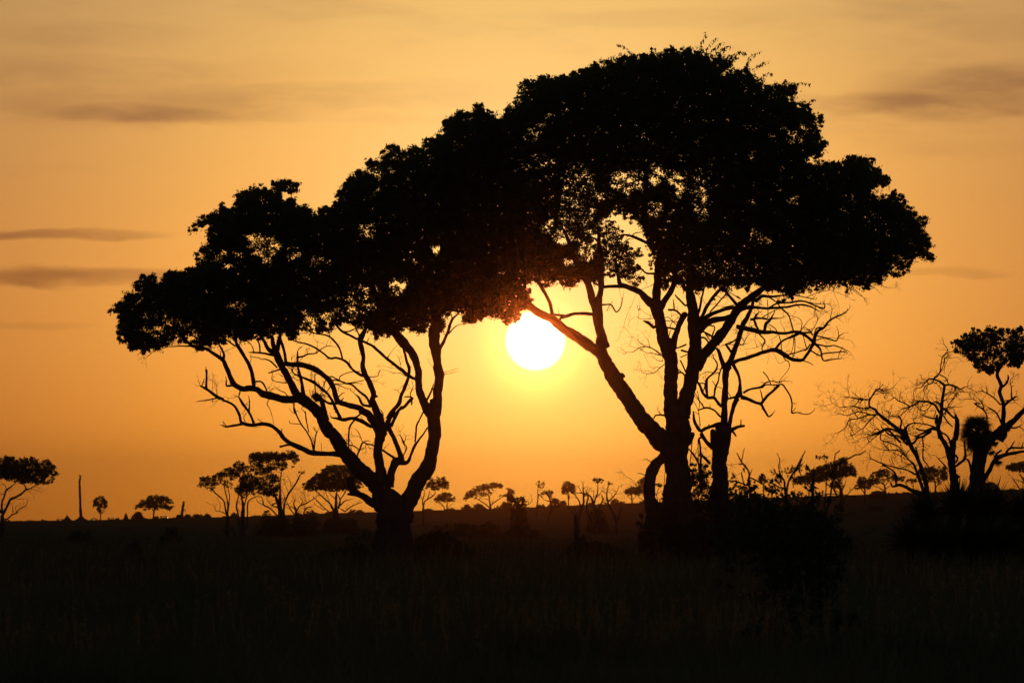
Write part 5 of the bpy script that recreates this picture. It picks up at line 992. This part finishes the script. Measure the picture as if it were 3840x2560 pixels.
BF = 'bushes on the far plain'
for i, (lab, fr, poly, Y) in enumerate([
    ('rounded bush on the skyline left of the lone flat-topped tree', FN, '350,1285 380,1240 430,1180 500,1170 555,1200 560,1250 620,1290', 1450),
    ('small bush at the foot of the lone flat-topped tree', FN, '775,1295 790,1250 840,1255 855,1295', 1450),
    ('small round bush just right of the short leaning trunk', FN, '1325,1275 1340,1230 1390,1215 1440,1220 1460,1275', 1450),
    ('wider bush, middle of three right of the short leaning trunk', FN, '1480,1270 1500,1220 1560,1205 1630,1205 1690,1265', 1450),
    ('round bush, rightmost of three right of the short leaning trunk', FN, '1690,1265 1700,1220 1750,1205 1800,1230 1825,1270', 1450),
    ('low bush between the first stems of the middle-distance group', FO, '700,1380 720,1300 780,1280 830,1290 840,1370', 1400),
    ('dark bush under the tallest tree of the middle-distance group', FO, '1280,1360 1300,1270 1400,1240 1450,1330 1440,1370', 900),
    ('low dark bush at the foot of the dome-topped tree, on its left', FQ, '380,1320 420,1260 340,1240 250,1270 240,1330', 1300),
    ('low dark bush at the foot of the dome-topped tree, on its right', FQ, '1000,1300 1050,1220 1200,1220 1290,1240 1300,1300', 1300),
    ('dark bushy mass at the foot of the tallest middle-distance tree', FO, '1180,1600 1220,1450 1320,1380 1450,1400 1560,1340 1700,1330 1800,1400 1860,1600', 505),
    ('dark bushy mass under the leafless twiggy bush', FO, '1820,1600 1840,1420 1900,1340 2000,1320 2120,1340 2250,1330 2330,1420 2360,1600', 510),
    ('low bushy mass at the foot of the dome-topped tree', FQ, '500,1580 560,1420 700,1350 850,1340 960,1400 1050,1350 1180,1400 1230,1580', 560),
    ('low bush at the foot of the slender feathery tree', FO, '520,1640 560,1540 640,1500 740,1540 780,1640', 500),
    ('dark scrubby bush under the leafless forked tree', FS, '1180,1010 1200,900 1260,800 1330,780 1400,850 1470,920 1500,1010', 575),
    ('low dark scrub bush below the young tufted tree', FR, '560,1420 600,1310 700,1290 820,1280 880,1250 960,1330 1000,1420', 480),
    ('long low scrub bush on the plain below the wide flat-topped tree', FR, '1300,1420 1350,1300 1500,1290 1640,1250 1780,1300 1850,1330 1900,1420', 470),
    ('low scrub bush on the plain below the pair of round bushes', FR, '950,1400 1000,1290 1100,1270 1200,1290 1260,1400', 490),
    ('low scrub bush below the dark squat tree', FS, '60,1120 120,1020 260,1000 330,1040 360,1120', 430),
    ('flat little bush on the ridge right of the young tufted tree', FR, '480,1040 500,1012 560,1005 610,1040', 1450),
    ('round bush on the ridge, left of the pair beside the wide flat-topped tree', FR, '1115,1035 1140,960 1220,935 1290,960 1340,1035', 1450),
    ('round bush on the ridge, right of the pair beside the wide flat-topped tree', FR, '1335,1020 1360,930 1440,912 1510,940 1590,1020', 1450),
    ('long bush on the ridge right of the wide flat-topped tree', FR, '1740,1010 1800,960 1850,965 1910,890 1990,888 2050,930 2110,1010', 1440),
    ('bush beneath the leaning bushy tree', FS, '600,790 630,740 660,680 740,650 775,700 840,688 890,750 900,790', 1440),
    ('small bush at the foot of the slim tufted tree', FS, '440,790 470,745 540,748 565,790', 1440),
    ('low bush on the ridge behind the two forked bare trees', FS, '1160,770 1190,725 1260,720 1300,770', 1440),
    ('large round bush on the ridge right of the bare trees', FS, '1510,760 1540,690 1590,665 1660,690 1740,725 1760,780', 1430),
    ('low bush on the ridge beside the big prop root', FS, '1940,740 1970,700 2030,690 2080,740', 1430),
    ('flat dark bush in front of the hazy pair of trees', FL, '500,850 530,780 620,760 720,775 730,850', None),
    ('small bump of bush on the ridge right of the hazy pair of trees', FL, '800,795 830,775 870,795', 1450),
    ('round bush on the ridge behind the spiky plants, right of the palm trunk', FL, '1840,760 1870,670 1960,655 2030,690 2080,760', 1200),
    ('low dark bush on the far slope left of the spiky plants', FL, '860,1000 900,945 1000,940 1050,990 1050,1010', None),
    ('low bush on the slope below the hazy pair of trees', FL, '480,1000 540,940 660,950 700,1000', None),
]):
    near = (Y or 1200) < 700
    bush(lab, fr, poly, Y, seed=200 + i, depth=1.5 if near else 2.5, leaf=6.5 if near else 4.5, clump=13 if near else 7, edge=26 if near else 6, edge_k=.12 if near else .5, k=3.6 if near else 6)
rng = np.random.default_rng(88)
for i in range(26):                               # scrub along the crest and the near side of the rise
    px = [30, 70, 118, 165, 440, 540, 655, 850, 960, 1120, 1180, 1240, 1600, 1690, 1975, 2090, 2180, 2260, 2450, 2900, 3060, 3160, 3330, 3400, 3600, 3790][i]
    sy = np.interp(px, SKY_X, SKY_Y); w = rng.uniform(9, 26); h = rng.uniform(3, 9)
    poly = ' '.join('%f,%f' % (px + w * math.cos(a) * rng.uniform(.8, 1.1), sy + 3 - h * max(math.sin(a), -.5) * rng.uniform(.7, 1.2)) for a in np.linspace(0, 6.28, 13)[:-1])
    bush('one of the low scrub bumps breaking the line of the far crest', F0, poly, 1455, seed=300 + i, depth=2, leaf=4, clump=5, edge=4, k=5, group='low scrub along the far crest')

BN = 'bushes at the feet of the big trees'
for i, (lab, poly, Y) in enumerate([
    ('dark bush in the grass just right of the left trunk', '1545,2085 1560,2020 1600,1995 1640,1985 1700,2005 1730,2030 1775,2055 1800,2100 1540,2105', 196),
    ('dark bush with a broken post, left of the big prop root', '2080,2112 2110,2075 2135,2050 2148,2025 2160,2005 2190,2005 2206,2030 2260,2030 2330,2060 2400,2085 2420,2112', 197),
    ('dark bush against the foot of the big prop root', '2380,2105 2395,2030 2440,1975 2490,1990 2520,2105', 196),
    ('low weedy bush left of the left trunk', '1130,2110 1160,2075 1230,2060 1300,2050 1340,2030 1400,2075 1420,2110', 199),
    ('low dark bush far left behind the broad earth cone', '240,2050 268,2000 300,1990 340,1995 350,2050', 330),
    ('low dark bush right behind the broad earth cone', '596,2020 620,1982 655,1975 685,2015', 360),
    ('small dark bush near the foot of the dome-topped tree', '1300,2020 1330,1990 1390,1985 1420,2020', 320),
    ('small dark bush on the plain under the sun, left', '1690,2000 1720,1965 1770,1960 1800,1995', 420),
    ('small dark bush on the plain under the sun, right', '1890,2000 1920,1965 1990,1970 2030,2000', 400),
    ('dense dark bush wrapped round the foot of the tallest tree', '2400,2110 2395,2020 2420,1960 2440,1900 2480,1880 2520,1960 2600,1950 2640,1900 2680,1960 2700,2110', 198.5),
    ('dark thicket bush behind the near shrub, beside the dead trunk', '2660,2110 2690,1960 2720,1880 2790,1840 2860,1850 2900,1900 2920,2110', 203),
    ('lower dark bush behind the near shrub, right of the thicket bush', '2880,2110 2890,1960 2950,1900 3030,1890 3100,1930 3150,2010 3200,2110', 204),
    ('grassy bush right of the near shrub', '3050,2080 3100,2030 3180,2020 3240,2080', 240),
]):
    bush(lab, F0, poly, Y, seed=400 + i, leaf=9, clump=14, edge=16, k=4, depth=.9 if Y < 250 else 1.2, group=BN, m=M_LEAF, edge_k=.35)
# the broken post in its bush
mb = MB(); sk = Skeleton(197, 0, 77); sk.limb(mb, FS('1020,1500,80 1020,1150,66 1018,1000,54 1010,930,44 1005,905,24')); 
for t in ['1000,930,12 960,850,8 940,800,4', '1020,920,14 1060,840,10 1080,780,4', '1005,930,10 1010,850,6 990,800,3']: sk.limb(mb, FS(t), twig=2, tl=18, tw=1.5)
tag(mb.build('stump', M_DEAD, None, base(2160, 197)), 'broken upright stump sticking out of the bush left of the big prop root', 'stump')

# ---------------------------------------------------------------- near shrub
DS = 88.0
osb = base(2940, DS)
shrub = thing('tall_shrub', 'tall near shrub with bare shoots and drooping leaves, in the right foreground', 'shrub', osb)
sk = Skeleton(DS, .3, 91, .9)
SH = dict(twig=.6, tl=30, tw=3)
grow(shrub, osb, sk, [
    ('stem', [(FT, '1150,2800,70 1000,2200,60 760,1500,50 660,900,42 620,620,34 625,520,30 610,440,28 520,330,25 470,240,20 443,182,14', {}), (FT, '515,305,16 535,200,14 550,140,12 562,118,6', {}), (FT, '630,530,16 650,470,14 667,423,8', {}), (FT, '628,545,24 750,600,22 820,640,20 900,710,18', SH), (FT, '260,605,14 380,600,18 480,620,22 620,670,24', SH), (FT, '550,650,18 530,560,20 508,470,18', {}),
              (FT, '800,640,30 800,560,26 805,500,24', {})]),
    ('stem', [(FT, '1200,2800,70 1220,2000,60 1200,1200,50 1150,700,36 1140,600,30 1080,500,26 1060,400,18 1075,290,16 1052,226,8', SH), (FT, '900,620,16 980,640,20 1080,700,26', SH)]),
    ('stem', [(FT, '1220,2600,60 1200,1500,50 1170,900,40 1200,620,30 1290,460,28 1350,350,25 1410,230,20 1452,155,14', {}), (FT, '1400,560,16 1365,440,16 1380,330,18 1412,278,12', {}), (FT, '1270,700,16 1300,480,13 1330,430,10', {})]),
    ('stem', [(FT, '1350,2700,70 1480,1800,60 1550,1000,58 1560,700,50 1572,500,26 1572,405,14', SH), (FT, '1700,1400,30 1740,900,22 1760,600,18 1755,400,16 1760,292,8', {}), (FT, '1755,330,10 1720,280,8 1640,250,6 1622,276,4', {}), (FT, '1720,280,6 1770,235,5', {})]),
    ('stem', [(FT, '1600,1600,36 1800,900,30 1860,500,24 1885,350,20 1890,210,18 1952,160,15 1958,140,10', {}), (FT, '1860,480,26 1900,380,30 2000,310,30 2100,260,25 2190,215,22 2260,205,22 2342,150,12', {}),
              (FT, '1500,1000,24 1650,820,20 1900,790,14 2142,820,12', SH), (FT, '1800,1200,18 2040,850,14 2100,760,14 2190,680,12', SH), (FT, '1750,1250,14 2000,1120,12 2170,1060,10', SH), (FT, '1900,1250,14 2300,1500,10 2420,1600,7', SH), (FT, '1700,1600,20 2100,1450,14 2450,1330,8', SH)]),
], M_BARK)
mb = MB()
foliage(mb, DS, [(FT('280,700 380,610 450,640 560,660 640,600 760,630 900,720 1000,650 1150,590 1300,640 1400,690 1560,600 1650,680 1760,640 1900,620 2000,590 2020,660 1950,740 1800,800 1680,860 1720,1000 1850,1200 1900,1500 1950,1900 1900,2400 1800,2800 700,2800 620,2400 560,2000 500,1700 420,1450 400,1200 330,1000 300,800'), 1.0),
                 (FT('20,1700 60,1300 150,1000 300,800 400,1000 500,1700 500,2300 200,2300'), .45), (FT('1600,800 1900,760 2040,900 2120,1200 2150,1700 2050,2300 1800,2400 1700,1500'), .35), (FT('430,560 520,600 640,480 700,600 800,560 880,640 1000,560 1080,470 1180,560 1290,450 1350,560 1430,560 1520,520 1570,450 1640,560 1740,520 1800,560 1880,480 1960,560 2010,620 1900,720 900,760 430,700'), .34), (FT('1270,400 1320,360 1380,350 1390,420 1300,450'), .6), (FT('1050,470 1120,430 1200,440 1240,520 1150,500'), .3), (FT('360,540 440,515 450,570 380,590'), .35)],
        [(FT('280,600 1000,600 1000,900 280,900'), .35), (FT('1000,590 2050,560 2050,800 1000,800'), .55), (FT('280,900 800,900 760,1300 300,1300'), .6)], leaf=24, k=4.2, depth=.8, clump=40, edge=150, edge_k=.12, per=12, seed=92, aspect=.42)
rng = np.random.default_rng(93)
for (x, y, n) in [(1640, 255, 7), (1730, 245, 9), (540, 410, 4), (985, 470, 6), (1140, 435, 6), (1190, 470, 8), (1440, 410, 5), (1470, 420, 5), (950, 590, 9), (1300, 420, 14), (1380, 370, 10), (400, 525, 7), (430, 590, 6), (810, 510, 7), (1080, 600, 8), (1040, 590, 8), (2190, 690, 6), (1350, 450, 8), (1250, 560, 9), (620, 620, 9), (1840, 570, 8), (1960, 580, 9)]:
    c = P(*FT('%f,%f' % (x, y))[0], DS) + rng.normal(size=(n, 3)) * np.array([.025, .025, .018])
    mb.quads(leaf_quads(rng, c, .085, .032, 1.0))
mb.build('foliage', M_LEAF, shrub, osb)
bush('low dark bush in the nearest grass, in front of the tall near shrub', F0, '2700,2580 2740,2440 2800,2360 2850,2280 2900,2310 2960,2210 3030,2260 3090,2200 3170,2290 3230,2280 3290,2400 3340,2580', 64, seed=501, leaf=22, clump=34, edge=110, k=4, depth=.6, group=None, m=M_LEAF, edge_k=.3)
# ---------------------------------------------------------------- the ground
ys = np.concatenate([np.linspace(-60, 40, 8), np.linspace(45, 320, 120), np.linspace(330, 1000, 60), np.linspace(1020, 1600, 60), np.linspace(1650, 3300, 24)])
xs = np.concatenate([np.linspace(-1600, -420, 30), np.linspace(-400, 400, 200), np.linspace(420, 1600, 30)])
XX, YY = np.meshgrid(xs, ys)
ZZ = ground_z(XX, YY)
mb = MB()
nx, ny = len(xs), len(ys)
mb.add(np.stack([XX, YY, ZZ], -1).reshape(-1, 3), [(i * nx + j, i * nx + j + 1, (i + 1) * nx + j + 1, (i + 1) * nx + j) for i in range(ny - 1) for j in range(nx - 1)])
g = mb.build('ground', M_SOIL, None, (0, 0, 0)); g['kind'] = 'structure'

# grass: tufts of blades over the visible wedge of the plain
rng = np.random.default_rng(7)
N = 230000
y = 42 * (420 / 42) ** rng.random(N)
x = y * rng.uniform(-.14, .14, N)
t = np.sin(x * .55 + y * .13) * np.sin(y * .21 - x * .2) + .6 * np.sin(x * 1.7 + 1) * np.sin(y * .5 + 2) + rng.normal(0, .5, N)
keep = t > -.35
x, y, t = x[keep], y[keep], t[keep]
n = len(x)
z = ground_z(x, y)
h = rng.uniform(.12, .34, n) * (1 + .5 * np.clip(t, 0, 1.2)) * (1 + .9 * (rng.random(n) > .96))
a = rng.uniform(0, math.pi, n); w = .006 + .00006 * y
lean = rng.normal(0, .28, (n, 2)) * h[:, None]
b = np.stack([x, y, z - .01], -1)
s = np.stack([np.cos(a) * w, np.sin(a) * w, np.zeros(n)], -1)
tip = b + np.stack([lean[:, 0], lean[:, 1], h], -1)
mid = b + np.stack([lean[:, 0] * .35, lean[:, 1] * .35, h * .55], -1)
mb = MB(); mb.quads(np.stack([b - s, mid - s * .9, tip, mid + s * .9], 1))
tag(mb.build('grass', M_GRASS, None, (0, 0, 0)), 'dry tufted grass covering the dark plain', 'grass', None, 'stuff')

# seeding weed stalks that catch the light
mb = MB(); rng = np.random.default_rng(17); q = []
for i in range(7600):
    yy = 58 * (230 / 58) ** rng.random(); xx = yy * rng.uniform(-.13, .13)
    if math.sin(xx * .7 + yy * .2) + math.sin(yy * .11 + 1) + rng.normal(0, .6) < .5: continue
    zz = float(ground_z(xx, yy)); hh = rng.uniform(.3, .75); lx, ly = rng.normal(0, .08, 2)
    nn = 10
    c = np.array([[xx + lx * s_ + rng.normal(0, .012), yy + ly * s_, zz + hh * s_] for s_ in rng.uniform(.35, 1, nn)])
    q.append(leaf_quads(rng, c, .06, .02, -.5))
    q.append(np.array([[[xx - .004, yy, zz], [xx + lx * .5 - .004, yy, zz + hh * .5], [xx + lx, yy + ly, zz + hh], [xx + lx * .5 + .004, yy, zz + hh * .5]]]))
mb.quads(np.concatenate(q))
tag(mb.build('weeds', M_WEED, None, (0, 0, 0)), 'seeding weed stalks scattered through the grass', 'weeds', None, 'stuff')

# ---------------------------------------------------------------- morning haze
HZ = (-1700.0, 1700.0, -120.0, 3400.0, float(ZZ.min()) - 1.0, 34.0)
V = [[HZ[i], HZ[2 + j], HZ[4 + k]] for k in (0, 1) for i, j in ((0, 0), (1, 0), (1, 1), (0, 1))]
mb = MB(); mb.add(V, [(3, 2, 1, 0), (4, 5, 6, 7), (0, 1, 5, 4), (1, 2, 6, 5), (2, 3, 7, 6), (3, 0, 4, 7)])
hm = bpy.data.materials.new('haze'); hm.use_nodes = True
hn = hm.node_tree; hn.nodes.remove(hn.nodes['Principled BSDF'])
pv = hn.nodes.new('ShaderNodeVolumePrincipled')
pv.inputs['Color'].default_value = HAZE_COLOR
pv.inputs['Density'].default_value = HAZE_DENSITY
pv.inputs['Anisotropy'].default_value = HAZE_G
hn.links.new(pv.outputs['Volume'], hn.nodes['Material Output'].inputs['Volume'])
hz = mb.build('haze', hm, None, (0, 0, 0), smooth=False); hz['kind'] = 'stuff'; hz['label'] = 'thin warm morning haze lying over the plain'

# ---------------------------------------------------------------- sun and sky
SUN_AZ = math.atan2(2008 - 1920, FPX)             # from north towards east
SUN_EL = math.atan((1940.0 - 1277.0) / FPX)
sd = bpy.data.lights.new('sun', 'SUN'); sd.energy = SUN_POWER; sd.angle = math.radians(.53); sd.color = SUN_COLOR
so = bpy.data.objects.new('sun', sd); COL.objects.link(so)
dirv = Vector((math.sin(SUN_AZ) * math.cos(SUN_EL), math.cos(SUN_AZ) * math.cos(SUN_EL), math.sin(SUN_EL)))
so.rotation_euler = (-dirv).to_track_quat('-Z', 'Y').to_euler(); so.location = (0, 300, 60)

w = bpy.data.worlds.new('World'); scene.world = w; w.use_nodes = True
nt = w.node_tree; N = nt.nodes; L = nt.links
for n_ in list(N): N.remove(n_)
out = N.new('ShaderNodeOutputWorld'); bg = N.new('ShaderNodeBackground'); L.new(bg.outputs[0], out.inputs[0])
tc = N.new('ShaderNodeTexCoord'); sx = N.new('ShaderNodeSeparateXYZ'); L.new(tc.outputs['Generated'], sx.inputs[0])


def M(op, a, b=None, c=None):
    n_ = N.new('ShaderNodeMath'); n_.operation = op
    for i, v in enumerate((a, b, c)):
        if v is None: continue
        if isinstance(v, (int, float)): n_.inputs[i].default_value = v
        else: L.new(v, n_.inputs[i])
    return n_.outputs[0]


def ramp(fac, stops):
    r = N.new('ShaderNodeValToRGB'); e = r.color_ramp.elements
    while len(e) < len(stops): e.new(.5)
    for el, (p, c) in zip(e, stops): el.position = p; el.color = (*c, 1)
    L.new(fac, r.inputs[0]); return r.outputs[0]


def vmul(a, b, op='MULTIPLY'):
    n_ = N.new('ShaderNodeMix'); n_.data_type = 'RGBA'; n_.blend_type = op; n_.inputs[0].default_value = 1.0
    for i, v in ((6, a), (7, b)):
        if isinstance(v, tuple): n_.inputs[i].default_value = v
        else: L.new(v, n_.inputs[i])
    return n_.outputs[2]


def lin(r, g_, b):
    f = lambda v: (v / 255 / 12.92) if v / 255 <= .04045 else ((v / 255 + .055) / 1.055) ** 2.4
    return (f(r), f(g_), f(b))


DEG = 180 / math.pi
az = M('MULTIPLY', M('ARCTAN2', sx.outputs[0], sx.outputs[1]), DEG)
el = M('MULTIPLY', M('ARCSINE', sx.outputs[2]), DEG)
du = M('SUBTRACT', az, SUN_AZ * DEG); dv = M('SUBTRACT', el, SUN_EL * DEG)
r_ = M('SQRT', M('ADD', M('MULTIPLY', du, du), M('MULTIPLY', M('MULTIPLY', dv, .95), M('MULTIPLY', dv, .95))))
RADIAL = SKY_RADIAL
rad = ramp(M('SQRT', M('DIVIDE', r_, 180.0)), [(math.sqrt(a / 180.0), c) for a, c in RADIAL])
vert = ramp(M('DIVIDE', M('ADD', dv, 3.0), 9.0), [((a + 3) / 9, c) for a, c in SKY_VERT])
# colour ramps clamp nothing above 1, so the near-sun stops may be over-bright
sky = vmul(rad, vert)
# streaks of cloud, anchored to the sky
cmb = N.new('ShaderNodeCombineXYZ'); L.new(M('MULTIPLY', az, .55), cmb.inputs[0]); L.new(M('MULTIPLY', el, 3.2), cmb.inputs[1])
n1 = N.new('ShaderNodeTexNoise'); n1.inputs['Scale'].default_value = 1.0; n1.inputs['Detail'].default_value = 5; n1.inputs['Roughness'].default_value = .55; L.new(cmb.outputs[0], n1.inputs['Vector'])
cm2 = N.new('ShaderNodeCombineXYZ'); L.new(M('MULTIPLY', az, 1.4), cm2.inputs[0]); L.new(M('MULTIPLY', el, 5.0), cm2.inputs[1]); cm2.inputs[2].default_value = 7.3
n2 = N.new('ShaderNodeTexNoise'); n2.inputs['Scale'].default_value = 1.0; n2.inputs['Detail'].default_value = 6; L.new(cm2.outputs[0], n2.inputs['Vector'])
warp = M('MULTIPLY', M('SUBTRACT', n1.outputs[0], .5), .16)
warp2 = M('MULTIPLY', M('SUBTRACT', n2.outputs[0], .5), .15)
elw = M('ADD', M('ADD', el, warp), warp2)
tex = N.new('ShaderNodeMapRange'); tex.inputs[1].default_value = .32; tex.inputs[2].default_value = .62; L.new(n2.outputs[0], tex.inputs[0])
total = None
for (px, py, rx, ry, op, txt) in CLOUDS:
    a0 = math.atan2(px - 1920, FPX) * DEG; e0 = math.atan((1940 - py) / FPX) * DEG
    k = math.degrees(1 / FPX)
    q = M('ADD', M('POWER', M('ABSOLUTE', M('DIVIDE', M('SUBTRACT', az, a0), rx * k)), 2.0), M('POWER', M('ABSOLUTE', M('DIVIDE', M('SUBTRACT', elw, e0), ry * k)), 2.0))
    m_ = N.new('ShaderNodeMapRange'); m_.interpolation_type = 'SMOOTHSTEP'; m_.inputs[1].default_value = 1.25; m_.inputs[2].default_value = 0.05; m_.inputs[3].default_value = 0; m_.inputs[4].default_value = op
    L.new(q, m_.inputs[0])
    v = M('MULTIPLY', m_.outputs[0], M('ADD', M('MULTIPLY', tex.outputs[0], txt), 1 - txt))
    total = v if total is None else M('ADD', total, v)
# thin broken veil over the upper sky
cm3 = N.new('ShaderNodeCombineXYZ'); L.new(M('MULTIPLY', az, .42), cm3.inputs[0]); L.new(M('ADD', M('MULTIPLY', el, 1.9), M('MULTIPLY', warp, 3.0)), cm3.inputs[1]); cm3.inputs[2].default_value = 3.1
n3 = N.new('ShaderNodeTexNoise'); n3.inputs['Scale'].default_value = 1.0; n3.inputs['Detail'].default_value = 7; n3.inputs['Roughness'].default_value = .58; L.new(cm3.outputs[0], n3.inputs['Vector'])
ve = N.new('ShaderNodeMapRange'); ve.interpolation_type = 'SMOOTHSTEP'; ve.inputs[1].default_value = .47; ve.inputs[2].default_value = .72; ve.inputs[3].default_value = 0; ve.inputs[4].default_value = .30; L.new(n3.outputs[0], ve.inputs[0])
vh = N.new('ShaderNodeMapRange'); vh.interpolation_type = 'SMOOTHSTEP'; vh.inputs[1].default_value = 2.9; vh.inputs[2].default_value = 3.9; L.new(el, vh.inputs[0])
total = M('ADD', total, M('MULTIPLY', ve.outputs[0], vh.outputs[0]))
total = M('MINIMUM', total, .95)
cl = N.new('ShaderNodeMix'); cl.data_type = 'RGBA'; L.new(total, cl.inputs[0]); L.new(sky, cl.inputs[6]); L.new(vmul(sky, (.44, .41, .58, 1)), cl.inputs[7])
# faint physical sky for the dome overhead and behind
st = N.new('ShaderNodeTexSky'); st.sky_type = 'NISHITA'; st.sun_disc = False; st.sun_elevation = SUN_EL; st.sun_rotation = SUN_AZ; st.dust_density = 3.0; st.air_density = 1.2
ns = vmul(st.outputs[0], (NISHITA,) * 3 + (1,))
summed = vmul(cl.outputs[2], ns, 'ADD')
# the sun itself
ds = N.new('ShaderNodeMapRange'); ds.interpolation_type = 'SMOOTHSTEP'; ds.inputs[1].default_value = .30; ds.inputs[2].default_value = .235; ds.inputs[3].default_value = 0; ds.inputs[4].default_value = 1
rd = M('SQRT', M('ADD', M('MULTIPLY', du, du), M('MULTIPLY', dv, dv)))
L.new(rd, ds.inputs[0])
disc = N.new('ShaderNodeMix'); disc.data_type = 'RGBA'; L.new(ds.outputs[0], disc.inputs[0]); L.new(summed, disc.inputs[6]); disc.inputs[7].default_value = (4.0, 3.4, 2.4, 1)
L.new(disc.outputs[2], bg.inputs[0]); bg.inputs[1].default_value = 1.0

# ---------------------------------------------------------------- camera
cd = bpy.data.cameras.new('camera'); co = bpy.data.objects.new('camera', cd); COL.objects.link(co)
cd.sensor_width = 36.0; cd.sensor_fit = 'HORIZONTAL'; cd.lens = 36.0 * FPX / 3840.0
cd.clip_start = .5; cd.clip_end = 20000
co.location = (0, 0, EYE); co.rotation_euler = (math.pi / 2 + PITCH, 0, 0)
cd.dof.use_dof = True; cd.dof.focus_distance = 170.0; cd.dof.aperture_fstop = 7.0
scene.camera = co

scene.view_settings.view_transform = 'Standard'; scene.view_settings.look = 'None'; scene.view_settings.gamma = 1; scene.view_settings.exposure = EXPOSURE
scene.render.engine = 'CYCLES'
c = scene.cycles
c.use_denoising = True
try: c.denoiser = 'OPENIMAGEDENOISE'; c.denoising_input_passes = 'RGB_ALBEDO_NORMAL'; c.denoising_prefilter = 'ACCURATE'
except Exception: pass
c.max_bounces = 6; c.diffuse_bounces = 2; c.glossy_bounces = 2; c.transmission_bounces = 3; c.volume_bounces = 0; c.transparent_max_bounces = 8
c.use_adaptive_sampling = False
c.sample_clamp_indirect = 4.0
